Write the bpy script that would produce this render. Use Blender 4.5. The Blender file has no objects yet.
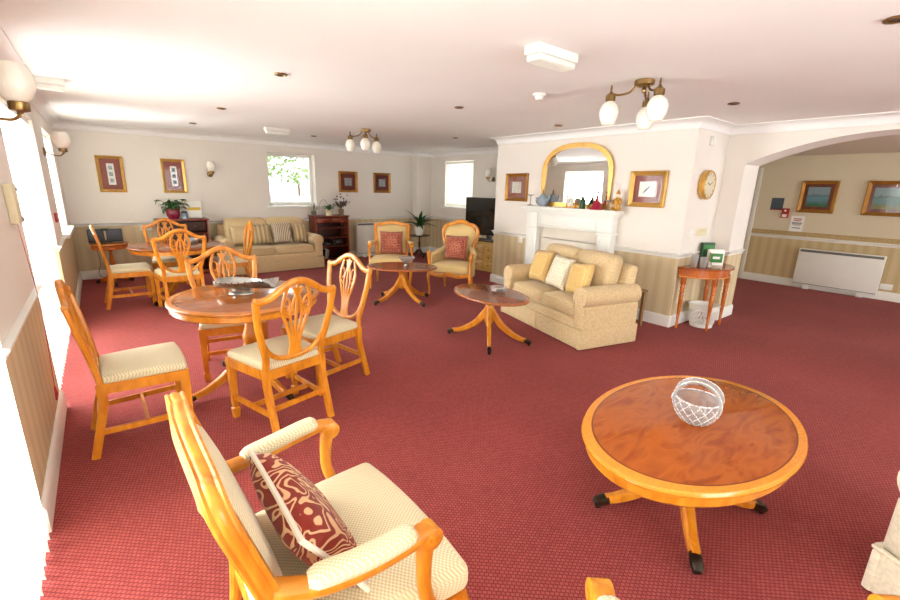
import bpy, math, random
from mathutils import Vector, Matrix
random.seed(7)
PI = math.pi
S = bpy.context.scene
COL = S.collection

# ------------------------------------------------------------------ camera
CAM_H, YAW, PITCH, ROLL, FPX = 1.5886, 0.678, 0.2548, 0.0263, 429.96
fw = Vector((math.sin(YAW)*math.cos(PITCH), math.cos(YAW)*math.cos(PITCH), -math.sin(PITCH)))
r0 = Vector((math.cos(YAW), -math.sin(YAW), 0)); u0 = r0.cross(fw)
r1 = r0*math.cos(ROLL)+u0*math.sin(ROLL); u1 = -r0*math.sin(ROLL)+u0*math.cos(ROLL)
cam_d = bpy.data.cameras.new('camera'); cam = bpy.data.objects.new('camera', cam_d); COL.objects.link(cam)
M3 = Matrix((r1, u1, -fw)).transposed()
cam.matrix_world = Matrix.Translation((0, 0, CAM_H)) @ M3.to_4x4()
cam_d.sensor_width = 36; cam_d.lens = FPX/900*36; cam_d.clip_start = 0.02; cam_d.clip_end = 200
S.camera = cam

# ------------------------------------------------------------------ room numbers
XL, YB, XF, YF1, YF2, XA, XW, XS = -0.402, 9.01, 5.27, 5.383, 2.257, 6.13, 9.78, 6.40
YN, H, HW, RAIL, JA, JD = -3.0, 2.4, 2.296, 0.90, 2.035, 0.49
# window openings: (y0, y1, z0, z1) on the left wall; the first is unseen, added for light
OPEN_L = [(-2.6, 0.0, 0.0, 2.12), (0.35, 2.42, 0.0, 2.12), (3.86, 6.0, 0.0, 2.12), (6.98, 8.25, 0.93, 2.14)]
OPEN_B = (2.64, 3.58, 1.16, 2.17)      # back wall, x range
OPEN_R = (7.26, 8.24, 1.17, 2.18)      # right wall, y range
OPEN_ADDED = [(0.8, 2.8, 0.0, 2.12), (3.4, 5.4, 0.9, 2.12), (7.0, 9.2, 0.0, 2.12)]   # unseen windows added behind the viewer and in the hall to bring in light

# ------------------------------------------------------------------ light
vs = S.view_settings
vs.view_transform = 'Standard'; vs.look = 'None'; vs.gamma = 1.0; vs.use_curve_mapping = False
vs.exposure = 0.3
w = bpy.data.worlds.new('overcast_sky'); S.world = w; w.use_nodes = True
bg = w.node_tree.nodes['Background']; bg.inputs[0].default_value = (0.93, 0.97, 1.0, 1); bg.inputs[1].default_value = 2.2

def window_light(name, loc, rot, sx, sy, power, col=(0.94, 0.98, 1.0)):
    l = bpy.data.lights.new(name, 'AREA'); l.shape = 'RECTANGLE'; l.size = sx; l.size_y = sy
    l.energy = power; l.color = col
    o = bpy.data.objects.new(name, l); COL.objects.link(o); o.location = loc; o.rotation_euler = rot
    return o
KL = 62.0     # watts per square metre of window
for i, (a, b, z0, z1) in enumerate(OPEN_L):
    window_light('daylight_side', (XL-0.42, (a+b)/2, (z0+z1)/2), (0, -PI/2, 0), z1-z0, b-a, KL*(b-a)*(z1-z0)*[1.0, 1.1, 1.25, 1.6][i])  # the first lamp shines through the added rear opening
for a, b, z0, z1 in OPEN_ADDED:
    window_light('added_light_rear', ((a+b)/2, YN-0.42, (z0+z1)/2), (PI/2, 0, 0), b-a, z1-z0, KL*(0.5 if a < 6 else 0.4)*(b-a)*(z1-z0))  # added light through the unseen rear and hall windows
window_light('daylight_back', ((OPEN_B[0]+OPEN_B[1])/2, YB+1.6, 2.6), (-PI/2-0.5, 0, 0), 1.6, 1.2, 90)
window_light('daylight_right', (XS+0.5, (OPEN_R[0]+OPEN_R[1])/2, 1.68), (0, PI/2, 0), 1.0, 1.0, 22)

# ------------------------------------------------------------------ materials
def lin(h):
    h = h.lstrip('#'); c = [int(h[i:i+2], 16)/255 for i in (0, 2, 4)]
    return tuple(x/12.92 if x <= 0.04045 else ((x+0.055)/1.055)**2.4 for x in c)+(1,)
MATS = {}
def new_mat(name):
    m = bpy.data.materials.new(name); m.use_nodes = True
    nt = m.node_tree; b = nt.nodes['Principled BSDF']; MATS[name] = m
    return m, nt, b
def N(nt, t, **kw):
    n = nt.nodes.new(t)
    for k, v in kw.items(): setattr(n, k, v)
    return n
def ramp(nt, src, stops, interp='LINEAR'):
    r = N(nt, 'ShaderNodeValToRGB'); r.color_ramp.interpolation = interp
    e = r.color_ramp.elements
    e[0].position, e[0].color = stops[0]; e[1].position, e[1].color = stops[-1]
    for p, c in stops[1:-1]:
        x = e.new(p); x.color = c
    nt.links.new(src, r.inputs[0]); return r.outputs[0]
def coords(nt, kind='Object', scale=(1, 1, 1), rot=(0, 0, 0)):
    t = N(nt, 'ShaderNodeTexCoord'); mp = N(nt, 'ShaderNodeMapping')
    mp.inputs['Scale'].default_value = scale; mp.inputs['Rotation'].default_value = rot
    nt.links.new(t.outputs[kind], mp.inputs[0]); return mp.outputs[0]
def bump(nt, b, src, strength, dist=0.01):
    n = N(nt, 'ShaderNodeBump'); n.inputs['Strength'].default_value = strength; n.inputs['Distance'].default_value = dist
    nt.links.new(src, n.inputs['Height']); nt.links.new(n.outputs[0], b.inputs['Normal'])
def plain(name, hexc, rough=0.5, metal=0.0, var=0.06, vscale=6.0, bumps=None, coat=0.0, spec=0.5):
    m, nt, b = new_mat(name); c = lin(hexc)
    b.inputs['Roughness'].default_value = rough; b.inputs['Metallic'].default_value = metal
    b.inputs['Coat Weight'].default_value = coat; b.inputs['Specular IOR Level'].default_value = spec
    v = coords(nt); n = N(nt, 'ShaderNodeTexNoise'); n.inputs['Scale'].default_value = vscale; n.inputs['Detail'].default_value = 3
    nt.links.new(v, n.inputs[0])
    lo = tuple(x*(1-var) for x in c[:3])+(1,); hi = tuple(min(1, x*(1+var)) for x in c[:3])+(1,)
    nt.links.new(ramp(nt, n.outputs[0], [(0.3, lo), (0.7, hi)]), b.inputs['Base Color'])
    if bumps:
        n2 = N(nt, 'ShaderNodeTexNoise'); n2.inputs['Scale'].default_value = bumps[0]; nt.links.new(v, n2.inputs[0])
        bump(nt, b, n2.outputs[0], bumps[1], 0.004)
    return m
def wood(name, c1, c2, rough=0.28, scale=(3, 3, 22), coat=0.1, nscale=2.0):
    m, nt, b = new_mat(name)
    v = coords(nt, 'Object', scale); n = N(nt, 'ShaderNodeTexNoise')
    n.inputs['Scale'].default_value = nscale; n.inputs['Detail'].default_value = 5; n.inputs['Distortion'].default_value = 0.6
    nt.links.new(v, n.inputs[0])
    nt.links.new(ramp(nt, n.outputs[0], [(0.32, lin(c1)), (0.68, lin(c2))]), b.inputs['Base Color'])
    b.inputs['Roughness'].default_value = rough; b.inputs['Coat Weight'].default_value = coat; b.inputs['Coat Roughness'].default_value = 0.12
    return m
def math_node(nt, op, a, bb=None):
    n = N(nt, 'ShaderNodeMath', operation=op)
    for i, x in enumerate((a, bb)):
        if x is None: continue
        if isinstance(x, (int, float)): n.inputs[i].default_value = x
        else: nt.links.new(x, n.inputs[i])
    return n.outputs[0]
def mixc(nt, f, a, bb):
    n = N(nt, 'ShaderNodeMix', data_type='RGBA')
    for s, x in ((0, f), (6, a), (7, bb)):
        if isinstance(x, (int, float)): n.inputs[s].default_value = x
        elif isinstance(x, tuple): n.inputs[s].default_value = x
        else: nt.links.new(x, n.inputs[s])
    return n.outputs[2]

# honey yew wood, red wood
YEW = wood('honey_yew_wood', '#bd6c12', '#dc9028', 0.3, (9, 9, 3))
YEW_PALE = wood('pale_honey_wood', '#d08a2e', '#e8a950', 0.32, (9, 9, 3))
MAHOG = wood('red_mahogany', '#662412', '#8c3a1c', 0.3, (3, 3, 14))
MAHOG_D = wood('dark_mahogany', '#34110b', '#52190f', 0.35, (3, 3, 14))
PINE = wood('pine_wood', '#b5853f', '#cda055', 0.4, (2, 2, 16))
CONSOLE_W = wood('orange_cherry_wood', '#a9511a', '#c66a26', 0.25, (8, 8, 3))
OAKGREY = wood('brown_oak', '#7d5a30', '#957043', 0.5, (8, 8, 3))
CARVED = plain('carved_dark_wood', '#3a1a0e', 0.5, var=0.5, vscale=60, bumps=(80, 0.6))

def table_top_mat(name, c1, c2, band, edge=0.425, square=False):
    m, nt, b = new_mat(name)
    t = N(nt, 'ShaderNodeTexCoord'); sep = N(nt, 'ShaderNodeSeparateXYZ'); nt.links.new(t.outputs['Generated'], sep.inputs[0])
    dx = math_node(nt, 'SUBTRACT', sep.outputs[0], 0.5); dy = math_node(nt, 'SUBTRACT', sep.outputs[1], 0.5)
    d = math_node(nt, 'SQRT', math_node(nt, 'ADD', math_node(nt, 'MULTIPLY', dx, dx), math_node(nt, 'MULTIPLY', dy, dy)))
    v = coords(nt, 'Object', (1.6, 4.5, 2)); n = N(nt, 'ShaderNodeTexNoise'); n.inputs['Scale'].default_value = 2.4
    n.inputs['Detail'].default_value = 7; n.inputs['Distortion'].default_value = 1.4; nt.links.new(v, n.inputs[0])
    body = ramp(nt, n.outputs[0], [(0.33, lin(c1)), (0.5, lin(c2)), (0.72, lin(c1))])
    n2 = N(nt, 'ShaderNodeTexNoise'); n2.inputs['Scale'].default_value = 30; nt.links.new(v, n2.inputs[0])
    vo = N(nt, 'ShaderNodeTexVoronoi'); vo.inputs['Scale'].default_value = 2.2; nt.links.new(v, vo.inputs[0])
    knots = ramp(nt, vo.outputs[0], [(0.0, (0.25, 0.12, 0.05, 1)), (0.12, (1, 1, 1, 1))])
    mul = N(nt, 'ShaderNodeMix', data_type='RGBA', blend_type='MULTIPLY'); mul.inputs[0].default_value = 0.7
    nt.links.new(body, mul.inputs[6]); nt.links.new(knots, mul.inputs[7])
    bandc = ramp(nt, n2.outputs[0], [(0.3, lin(band)), (0.7, tuple(min(1, x*1.25) for x in lin(band)[:3])+(1,))])
    s1 = math_node(nt, 'GREATER_THAN', d, edge)
    line = math_node(nt, 'COMPARE', d, edge); nt.nodes[-1].inputs[2].default_value = 0.004
    c = mixc(nt, s1, mul.outputs[2], bandc); c = mixc(nt, line, c, lin('#7a3c12'))
    nt.links.new(c, b.inputs['Base Color'])
    b.inputs['Roughness'].default_value = 0.16; b.inputs['Coat Weight'].default_value = 0.0; b.inputs['Specular IOR Level'].default_value = 0.45
    return m
TOP_NEAR = table_top_mat('flame_yew_top', '#8f3f0a', '#ad5714', '#cf822a', 0.454)
TOP_MID = table_top_mat('red_brown_top', '#6e3012', '#86431f', '#945024', 0.455)
TOP_DIN = table_top_mat('dining_yew_top', '#854316', '#a05a24', '#b87034', 0.455)

def fabric(name, c1, c2, kind, scale, rough=0.85, rot=0.0, spec=0.2):
    """woven upholstery: kind = diamond | stripe | damask | dot | plainweave"""
    m, nt, b = new_mat(name); b.inputs['Roughness'].default_value = rough; b.inputs['Specular IOR Level'].default_value = spec
    b.inputs['Sheen Weight'].default_value = 0.15
    v = coords(nt, 'Object', (scale,)*3, (0, 0, rot)); sep = N(nt, 'ShaderNodeSeparateXYZ'); nt.links.new(v, sep.inputs[0])
    if kind == 'diamond':
        a = math_node(nt, 'ADD', sep.outputs[0], sep.outputs[2]); c = math_node(nt, 'ADD', sep.outputs[1], math_node(nt, 'MULTIPLY', sep.outputs[2], 0.7))
        f = math_node(nt, 'MULTIPLY', math_node(nt, 'SINE', a), math_node(nt, 'SINE', c))
        f = math_node(nt, 'ADD', math_node(nt, 'MULTIPLY', f, 0.5), 0.5)
        col = ramp(nt, f, [(0.35, lin(c1)), (0.75, lin(c2))])
    elif kind == 'stripe':
        f = math_node(nt, 'ADD', math_node(nt, 'MULTIPLY', math_node(nt, 'SINE', sep.outputs[0]), 0.5), 0.5)
        g = math_node(nt, 'ADD', math_node(nt, 'MULTIPLY', math_node(nt, 'SINE', math_node(nt, 'MULTIPLY', sep.outputs[0], 2.7)), 0.5), 0.5)
        f = math_node(nt, 'ADD', math_node(nt, 'MULTIPLY', f, 0.7), math_node(nt, 'MULTIPLY', g, 0.3))
        col = ramp(nt, f, [(0.35, lin(c1)), (0.7, lin(c2))])
    elif kind == 'dot':
        vo = N(nt, 'ShaderNodeTexVoronoi'); vo.inputs['Scale'].default_value = 1.0; nt.links.new(v, vo.inputs[0]); vo.inputs['Randomness'].default_value = 0.3
        f = vo.outputs[0]; col = ramp(nt, f, [(0.25, lin(c1)), (0.6, lin(c2))])
    elif kind == 'scroll':
        n = N(nt, 'ShaderNodeTexNoise'); n.inputs['Scale'].default_value = 1.5; n.inputs['Detail'].default_value = 0.6; n.inputs['Distortion'].default_value = 1.6; nt.links.new(v, n.inputs[0])
        f = math_node(nt, 'ADD', math_node(nt, 'MULTIPLY', math_node(nt, 'SINE', math_node(nt, 'MULTIPLY', n.outputs[0], 46.0)), 0.5), 0.5)
        col = ramp(nt, f, [(0.6, lin(c1)), (0.78, lin(c2))])
    else:
        n = N(nt, 'ShaderNodeTexNoise'); n.inputs['Scale'].default_value = 1.0; n.inputs['Detail'].default_value = 2; n.inputs['Distortion'].default_value = 1.2; nt.links.new(v, n.inputs[0])
        f = n.outputs[0]; col = ramp(nt, f, [(0.4, lin(c1)), (0.58, lin(c2))])
    nt.links.new(col, b.inputs['Base Color']); bump(nt, b, f, 0.25, 0.003)
    return m
SEAT_F = fabric('cream_grid_weave', '#bfb08a', '#e0d5b8', 'diamond', 420)
ARM_F = fabric('cream_diamond_weave', '#cdbb92', '#e8dcbd', 'diamond', 480)
ARM_GOLD = fabric('golden_cream_weave', '#d2b377', '#dcc088', 'diamond', 420)
SOFA_F = fabric('sofa_damask', '#c8ab7e', '#d6be96', 'damask', 60)
SOFA_F2 = fabric('far_sofa_damask', '#ccae84', '#d3b98f', 'damask', 60)
RED_F = fabric('red_scroll_damask', '#85281c', '#d9ae84', 'scroll', 5.5)
RED_F2 = fabric('red_small_damask', '#7e2219', '#b8745c', 'dot', 38)
GOLD_F = fabric('gold_cushion_weave', '#cfa660', '#e0be80', 'dot', 46)
CREAMTUFT_F = fabric('cream_tufted_weave', '#d8c8a8', '#f0e6d0', 'dot', 34)
STRIPE_F = fabric('beige_stripe_weave', '#c9b48c', '#9c8560', 'stripe', 85)
CHECK_F = fabric('cream_brown_check', '#8d745a', '#e3d6bf', 'diamond', 150)
PIPING = plain('white_cord_piping', '#e6dccb', 0.7)

def walls_mat(name, upper, s1, s2, axis):
    m, nt, b = new_mat(name); b.inputs['Roughness'].default_value = 0.75; b.inputs['Specular IOR Level'].default_value = 0.25
    v = coords(nt); sep = N(nt, 'ShaderNodeSeparateXYZ'); nt.links.new(v, sep.inputs[0])
    n = N(nt, 'ShaderNodeTexNoise'); n.inputs['Scale'].default_value = 2.5; nt.links.new(v, n.inputs[0])
    up = ramp(nt, n.outputs[0], [(0.3, tuple(x*0.97 for x in lin(upper)[:3])+(1,)), (0.7, lin(upper))])
    q = math_node(nt, 'ADD', sep.outputs[0], sep.outputs[1])
    f = math_node(nt, 'ADD', math_node(nt, 'MULTIPLY', math_node(nt, 'SINE', math_node(nt, 'MULTIPLY', q, 42.0)), 0.5), 0.5)
    g = math_node(nt, 'ADD', math_node(nt, 'MULTIPLY', math_node(nt, 'SINE', math_node(nt, 'MULTIPLY', q, 160.0)), 0.5), 0.5)
    f = math_node(nt, 'ADD', math_node(nt, 'MULTIPLY', f, 0.75), math_node(nt, 'MULTIPLY', g, 0.25))
    low = ramp(nt, f, [(0.25, lin(s1)), (0.7, lin(s2))])
    k = math_node(nt, 'LESS_THAN', sep.outputs[2], RAIL)
    nt.links.new(mixc(nt, k, up, low), b.inputs['Base Color'])
    n2 = N(nt, 'ShaderNodeTexNoise'); n2.inputs['Scale'].default_value = 90; nt.links.new(v, n2.inputs[0]); bump(nt, b, n2.outputs[0], 0.06, 0.002)
    return m
WALL = walls_mat('cream_wall_striped_dado', '#e8e0d7', '#cab58f', '#d3c09d', 0)
WALL_HALL = walls_mat('hall_wall_striped_dado', '#dccfb4', '#c2ab80', '#ccb78e', 0)
WHITE = plain('white_gloss_paint', '#e9e6df', 0.4, var=0.02)
CEIL = plain('ceiling_paint', '#efecea', 0.85, var=0.015, vscale=1.5)
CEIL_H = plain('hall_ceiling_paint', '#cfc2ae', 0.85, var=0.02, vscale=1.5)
MARBLE = plain('cream_fire_panel', '#ddd2c2', 0.5, var=0.03)

def carpet():
    m, nt, b = new_mat('red_carpet'); b.inputs['Roughness'].default_value = 0.95; b.inputs['Specular IOR Level'].default_value = 0.1
    b.inputs['Sheen Weight'].default_value = 0.04; b.inputs['Sheen Roughness'].default_value = 0.5
    v = coords(nt, 'Object', (1, 1, 1), (0, 0, math.radians(42)))
    br = N(nt, 'ShaderNodeTexBrick'); br.offset = 0.5
    br.inputs['Color1'].default_value = lin('#9c4743'); br.inputs['Color2'].default_value = lin('#a8514c'); br.inputs['Mortar'].default_value = lin('#6e282a')
    br.inputs['Scale'].default_value = 1.0; br.inputs['Mortar Size'].default_value = 0.0022; br.inputs['Mortar Smooth'].default_value = 0.5
    br.inputs['Brick Width'].default_value = 0.019; br.inputs['Row Height'].default_value = 0.017
    nt.links.new(v, br.inputs[0])
    n = N(nt, 'ShaderNodeTexNoise'); n.inputs['Scale'].default_value = 1.1; n.inputs['Detail'].default_value = 3; nt.links.new(v, n.inputs[0])
    mul = N(nt, 'ShaderNodeMix', data_type='RGBA', blend_type='MULTIPLY'); mul.inputs[0].default_value = 1.0
    nt.links.new(br.outputs[0], mul.inputs[6]); nt.links.new(ramp(nt, n.outputs[0], [(0.35, (0.86, 0.86, 0.86, 1)), (0.65, (1, 1, 1, 1))]), mul.inputs[7])
    nt.links.new(mul.outputs[2], b.inputs['Base Color'])
    bump(nt, b, br.outputs[1], -0.4, 0.004)
    return m
CARPET = carpet()

PEWTER = plain('worn_silver', '#a9a7a1', 0.32, 1.0, var=0.25, vscale=25, bumps=(40, 0.5))
BRASS = plain('antique_brass', '#8f7348', 0.3, 1.0, var=0.12)
GOLD = plain('gilt_gold', '#cf9f52', 0.32, 0.5, var=0.12, vscale=14)
GOLD_D = plain('old_gold', '#a8742c', 0.35, 0.45, var=0.15, vscale=14)
BRONZE = plain('dark_bronze', '#3a3026', 0.35, 0.8, var=0.2, vscale=40)
BLACK = plain('black_plastic', '#14130f', 0.35)
BLACKG = plain('black_screen', '#0c0d10', 0.08, coat=0.5)
CHROME = plain('silver_metal', '#c9c6be', 0.18, 1.0, var=0.1, vscale=20, bumps=(30, 0.3))
FROST = plain('frosted_diffuser', '#dcdcd4', 0.3, var=0.05)
WHITEP = plain('white_plastic', '#e8e5dd', 0.4, var=0.02)
CREAMP = plain('cream_plastic', '#d9cda8', 0.4, var=0.03)
REDP = plain('red_plastic', '#b0202a', 0.35)
GREYP = plain('grey_grille', '#6e6c66', 0.5)
TERRA = plain('brown_pot', '#8a6a48', 0.6, vscale=20)
PINKPOT = plain('crimson_glazed_pot', '#8f1f3a', 0.2, coat=0.4)
LEAF = plain('green_leaf', '#3e6a22', 0.45, var=0.35, vscale=25)
LEAF_D = plain('dark_green_leaf', '#27521d', 0.4, var=0.3, vscale=25)
DRYLEAF = plain('olive_dried_leaf', '#5c5235', 0.7, var=0.4, vscale=30)
MAUVE = plain('mauve_dried_bloom', '#7c5a5e', 0.7, var=0.3, vscale=30)
PAPER = plain('white_paper', '#efede6', 0.7, var=0.02)
YELLOWP = plain('yellow_print', '#e0bd4a', 0.6)
GREENP = plain('green_print', '#2f7a2c', 0.5)
DKGREEN = plain('dark_green_card', '#1f4a26', 0.5)
BLUEG = plain('blue_grey_glaze', '#8b9aa6', 0.25, coat=0.4)
REDG = plain('crimson_glaze', '#a01b33', 0.25, coat=0.4)
SKIN = plain('pale_glaze', '#e2c9b0', 0.3)
YELLOWG = plain('ochre_glaze', '#c08a2c', 0.3, var=0.4, vscale=60)
INK = plain('dark_print', '#3c3c40', 0.7)
NAVY = plain('slate_blue_print', '#4a5560', 0.6)
BEIGE_B = plain('beige_book', '#b9a68a', 0.6)
MATR = plain('rose_mount_board', '#8c4439', 0.7)
MATR_D = plain('dark_red_mount_board', '#6a261c', 0.7)
WOODFR = wood('red_brown_frame', '#6d2d12', '#8a3e18', 0.3, (8, 8, 3))

def opal(name, em):
    m, nt, b = new_mat(name); b.inputs['Base Color'].default_value = lin('#f1ebdf'); b.inputs['Roughness'].default_value = 0.25
    b.inputs['Subsurface Weight'].default_value = 0.0
    n = N(nt, 'ShaderNodeTexNoise'); n.inputs['Scale'].default_value = 9; nt.links.new(coords(nt), n.inputs[0])
    nt.links.new(ramp(nt, n.outputs[0], [(0.3, lin('#ebe3d3')), (0.7, lin('#f5f0e6'))]), b.inputs['Base Color'])
    return m
OPAL = opal('opal_ribbed_glass', 0)
def glassy(name, tint, clear=0.75, rough=0.05):
    """thin clear glass: passes light straight through, with a fresnel glint"""
    m, nt, b = new_mat(name); nt.nodes.remove(b)
    out = nt.nodes['Material Output']
    tr = N(nt, 'ShaderNodeBsdfTransparent'); tr.inputs[0].default_value = tint
    gl = N(nt, 'ShaderNodeBsdfGlossy'); gl.inputs['Roughness'].default_value = rough
    lw = N(nt, 'ShaderNodeLayerWeight'); lw.inputs[0].default_value = 0.35
    f = math_node(nt, 'MULTIPLY', lw.outputs['Fresnel'], clear)
    mx = N(nt, 'ShaderNodeMixShader'); nt.links.new(f, mx.inputs[0]); nt.links.new(tr.outputs[0], mx.inputs[1]); nt.links.new(gl.outputs[0], mx.inputs[2])
    nt.links.new(mx.outputs[0], out.inputs[0]); return m
PANE = glassy('window_glass', (0.97, 0.98, 0.97, 1), 0.5)
PICGLASS = glassy('picture_glass', (0.97, 0.97, 0.97, 1), 0.22, 0.03)
THINGLASS = glassy('thin_clear_glass', (0.93, 0.95, 0.95, 1), 0.95, 0.05)
def cutglass():
    """cut crystal: clear body, faceted glints and a little white scatter in place of sparkle"""
    m, nt, b = new_mat('cut_crystal'); nt.nodes.remove(b); out = nt.nodes['Material Output']
    vo = N(nt, 'ShaderNodeTexVoronoi'); vo.inputs['Scale'].default_value = 55; nt.links.new(coords(nt), vo.inputs[0])
    bp_ = N(nt, 'ShaderNodeBump'); bp_.inputs['Strength'].default_value = 1.0; bp_.inputs['Distance'].default_value = 0.012; nt.links.new(vo.outputs[0], bp_.inputs['Height'])
    tr = N(nt, 'ShaderNodeBsdfTransparent'); tr.inputs[0].default_value = (0.95, 0.95, 0.95, 1)
    gl = N(nt, 'ShaderNodeBsdfGlossy'); gl.inputs['Roughness'].default_value = 0.08; nt.links.new(bp_.outputs[0], gl.inputs['Normal'])
    lw = N(nt, 'ShaderNodeLayerWeight'); lw.inputs[0].default_value = 0.5; nt.links.new(bp_.outputs[0], lw.inputs['Normal'])
    mx = N(nt, 'ShaderNodeMixShader'); nt.links.new(ramp(nt, lw.outputs['Facing'], [(0.1, (0.06, 0.06, 0.06, 1)), (0.8, (0.8, 0.8, 0.8, 1))]), mx.inputs[0]); nt.links.new(tr.outputs[0], mx.inputs[1]); nt.links.new(gl.outputs[0], mx.inputs[2])
    df = N(nt, 'ShaderNodeBsdfTranslucent'); df.inputs[0].default_value = (0.9, 0.9, 0.9, 1)  # white translucent share stands in for sparkle
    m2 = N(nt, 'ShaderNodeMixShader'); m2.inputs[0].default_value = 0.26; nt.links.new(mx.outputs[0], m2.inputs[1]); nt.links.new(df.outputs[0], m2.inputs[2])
    nt.links.new(m2.outputs[0], out.inputs[0]); return m
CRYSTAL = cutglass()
def blindmat():
    m, nt, b = new_mat('white_blind_fabric'); out = nt.nodes['Material Output']; nt.nodes.remove(b)
    n = N(nt, 'ShaderNodeTexNoise'); n.inputs['Scale'].default_value = 40; nt.links.new(coords(nt, 'Object', (1, 1, 0.1)), n.inputs[0])
    c = ramp(nt, n.outputs[0], [(0.3, lin('#eeece6')), (0.7, lin('#f8f6f1'))])
    d = N(nt, 'ShaderNodeBsdfDiffuse'); t = N(nt, 'ShaderNodeBsdfTranslucent'); nt.links.new(c, d.inputs[0]); nt.links.new(c, t.inputs[0])
    mx = N(nt, 'ShaderNodeMixShader'); mx.inputs[0].default_value = 0.55
    nt.links.new(d.outputs[0], mx.inputs[1]); nt.links.new(t.outputs[0], mx.inputs[2]); nt.links.new(mx.outputs[0], out.inputs[0]); return m
BLIND = blindmat()
m, nt, b = new_mat('mirror_glass'); b.inputs['Metallic'].default_value = 1; b.inputs['Roughness'].default_value = 0.01; b.inputs['Base Color'].default_value = (0.93, 0.94, 0.93, 1)
MIRROR = m

def seascape(name, sky, sea, land):
    m, nt, b = new_mat(name); b.inputs['Roughness'].default_value = 0.6
    t = N(nt, 'ShaderNodeTexCoord'); sep = N(nt, 'ShaderNodeSeparateXYZ'); nt.links.new(t.outputs['Generated'], sep.inputs[0])
    n = N(nt, 'ShaderNodeTexNoise'); n.inputs['Scale'].default_value = 5; n.inputs['Detail'].default_value = 4; nt.links.new(t.outputs['Generated'], n.inputs[0])
    f = math_node(nt, 'ADD', sep.outputs[2], math_node(nt, 'MULTIPLY', math_node(nt, 'SUBTRACT', n.outputs[0], 0.5), 0.3))
    nt.links.new(ramp(nt, f, [(0.1, lin(land)), (0.35, lin(sea)), (0.5, lin(sea)), (0.58, lin('#6f8479')), (0.64, lin(sky)), (0.95, lin(sky))]), b.inputs['Base Color'])
    return m
SEA1 = seascape('sea_painting', '#8fa9b4', '#6d9aa8', '#3f7a58')
SEA2 = seascape('coast_painting', '#9fb7ba', '#7fa3a2', '#8a8a58')
SKETCH = plain('pale_print', '#d5d2c6', 0.7, var=0.25, vscale=40)
SKETCH_G = plain('grey_engraving', '#9fa5a6', 0.7, var=0.45, vscale=50)

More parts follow.
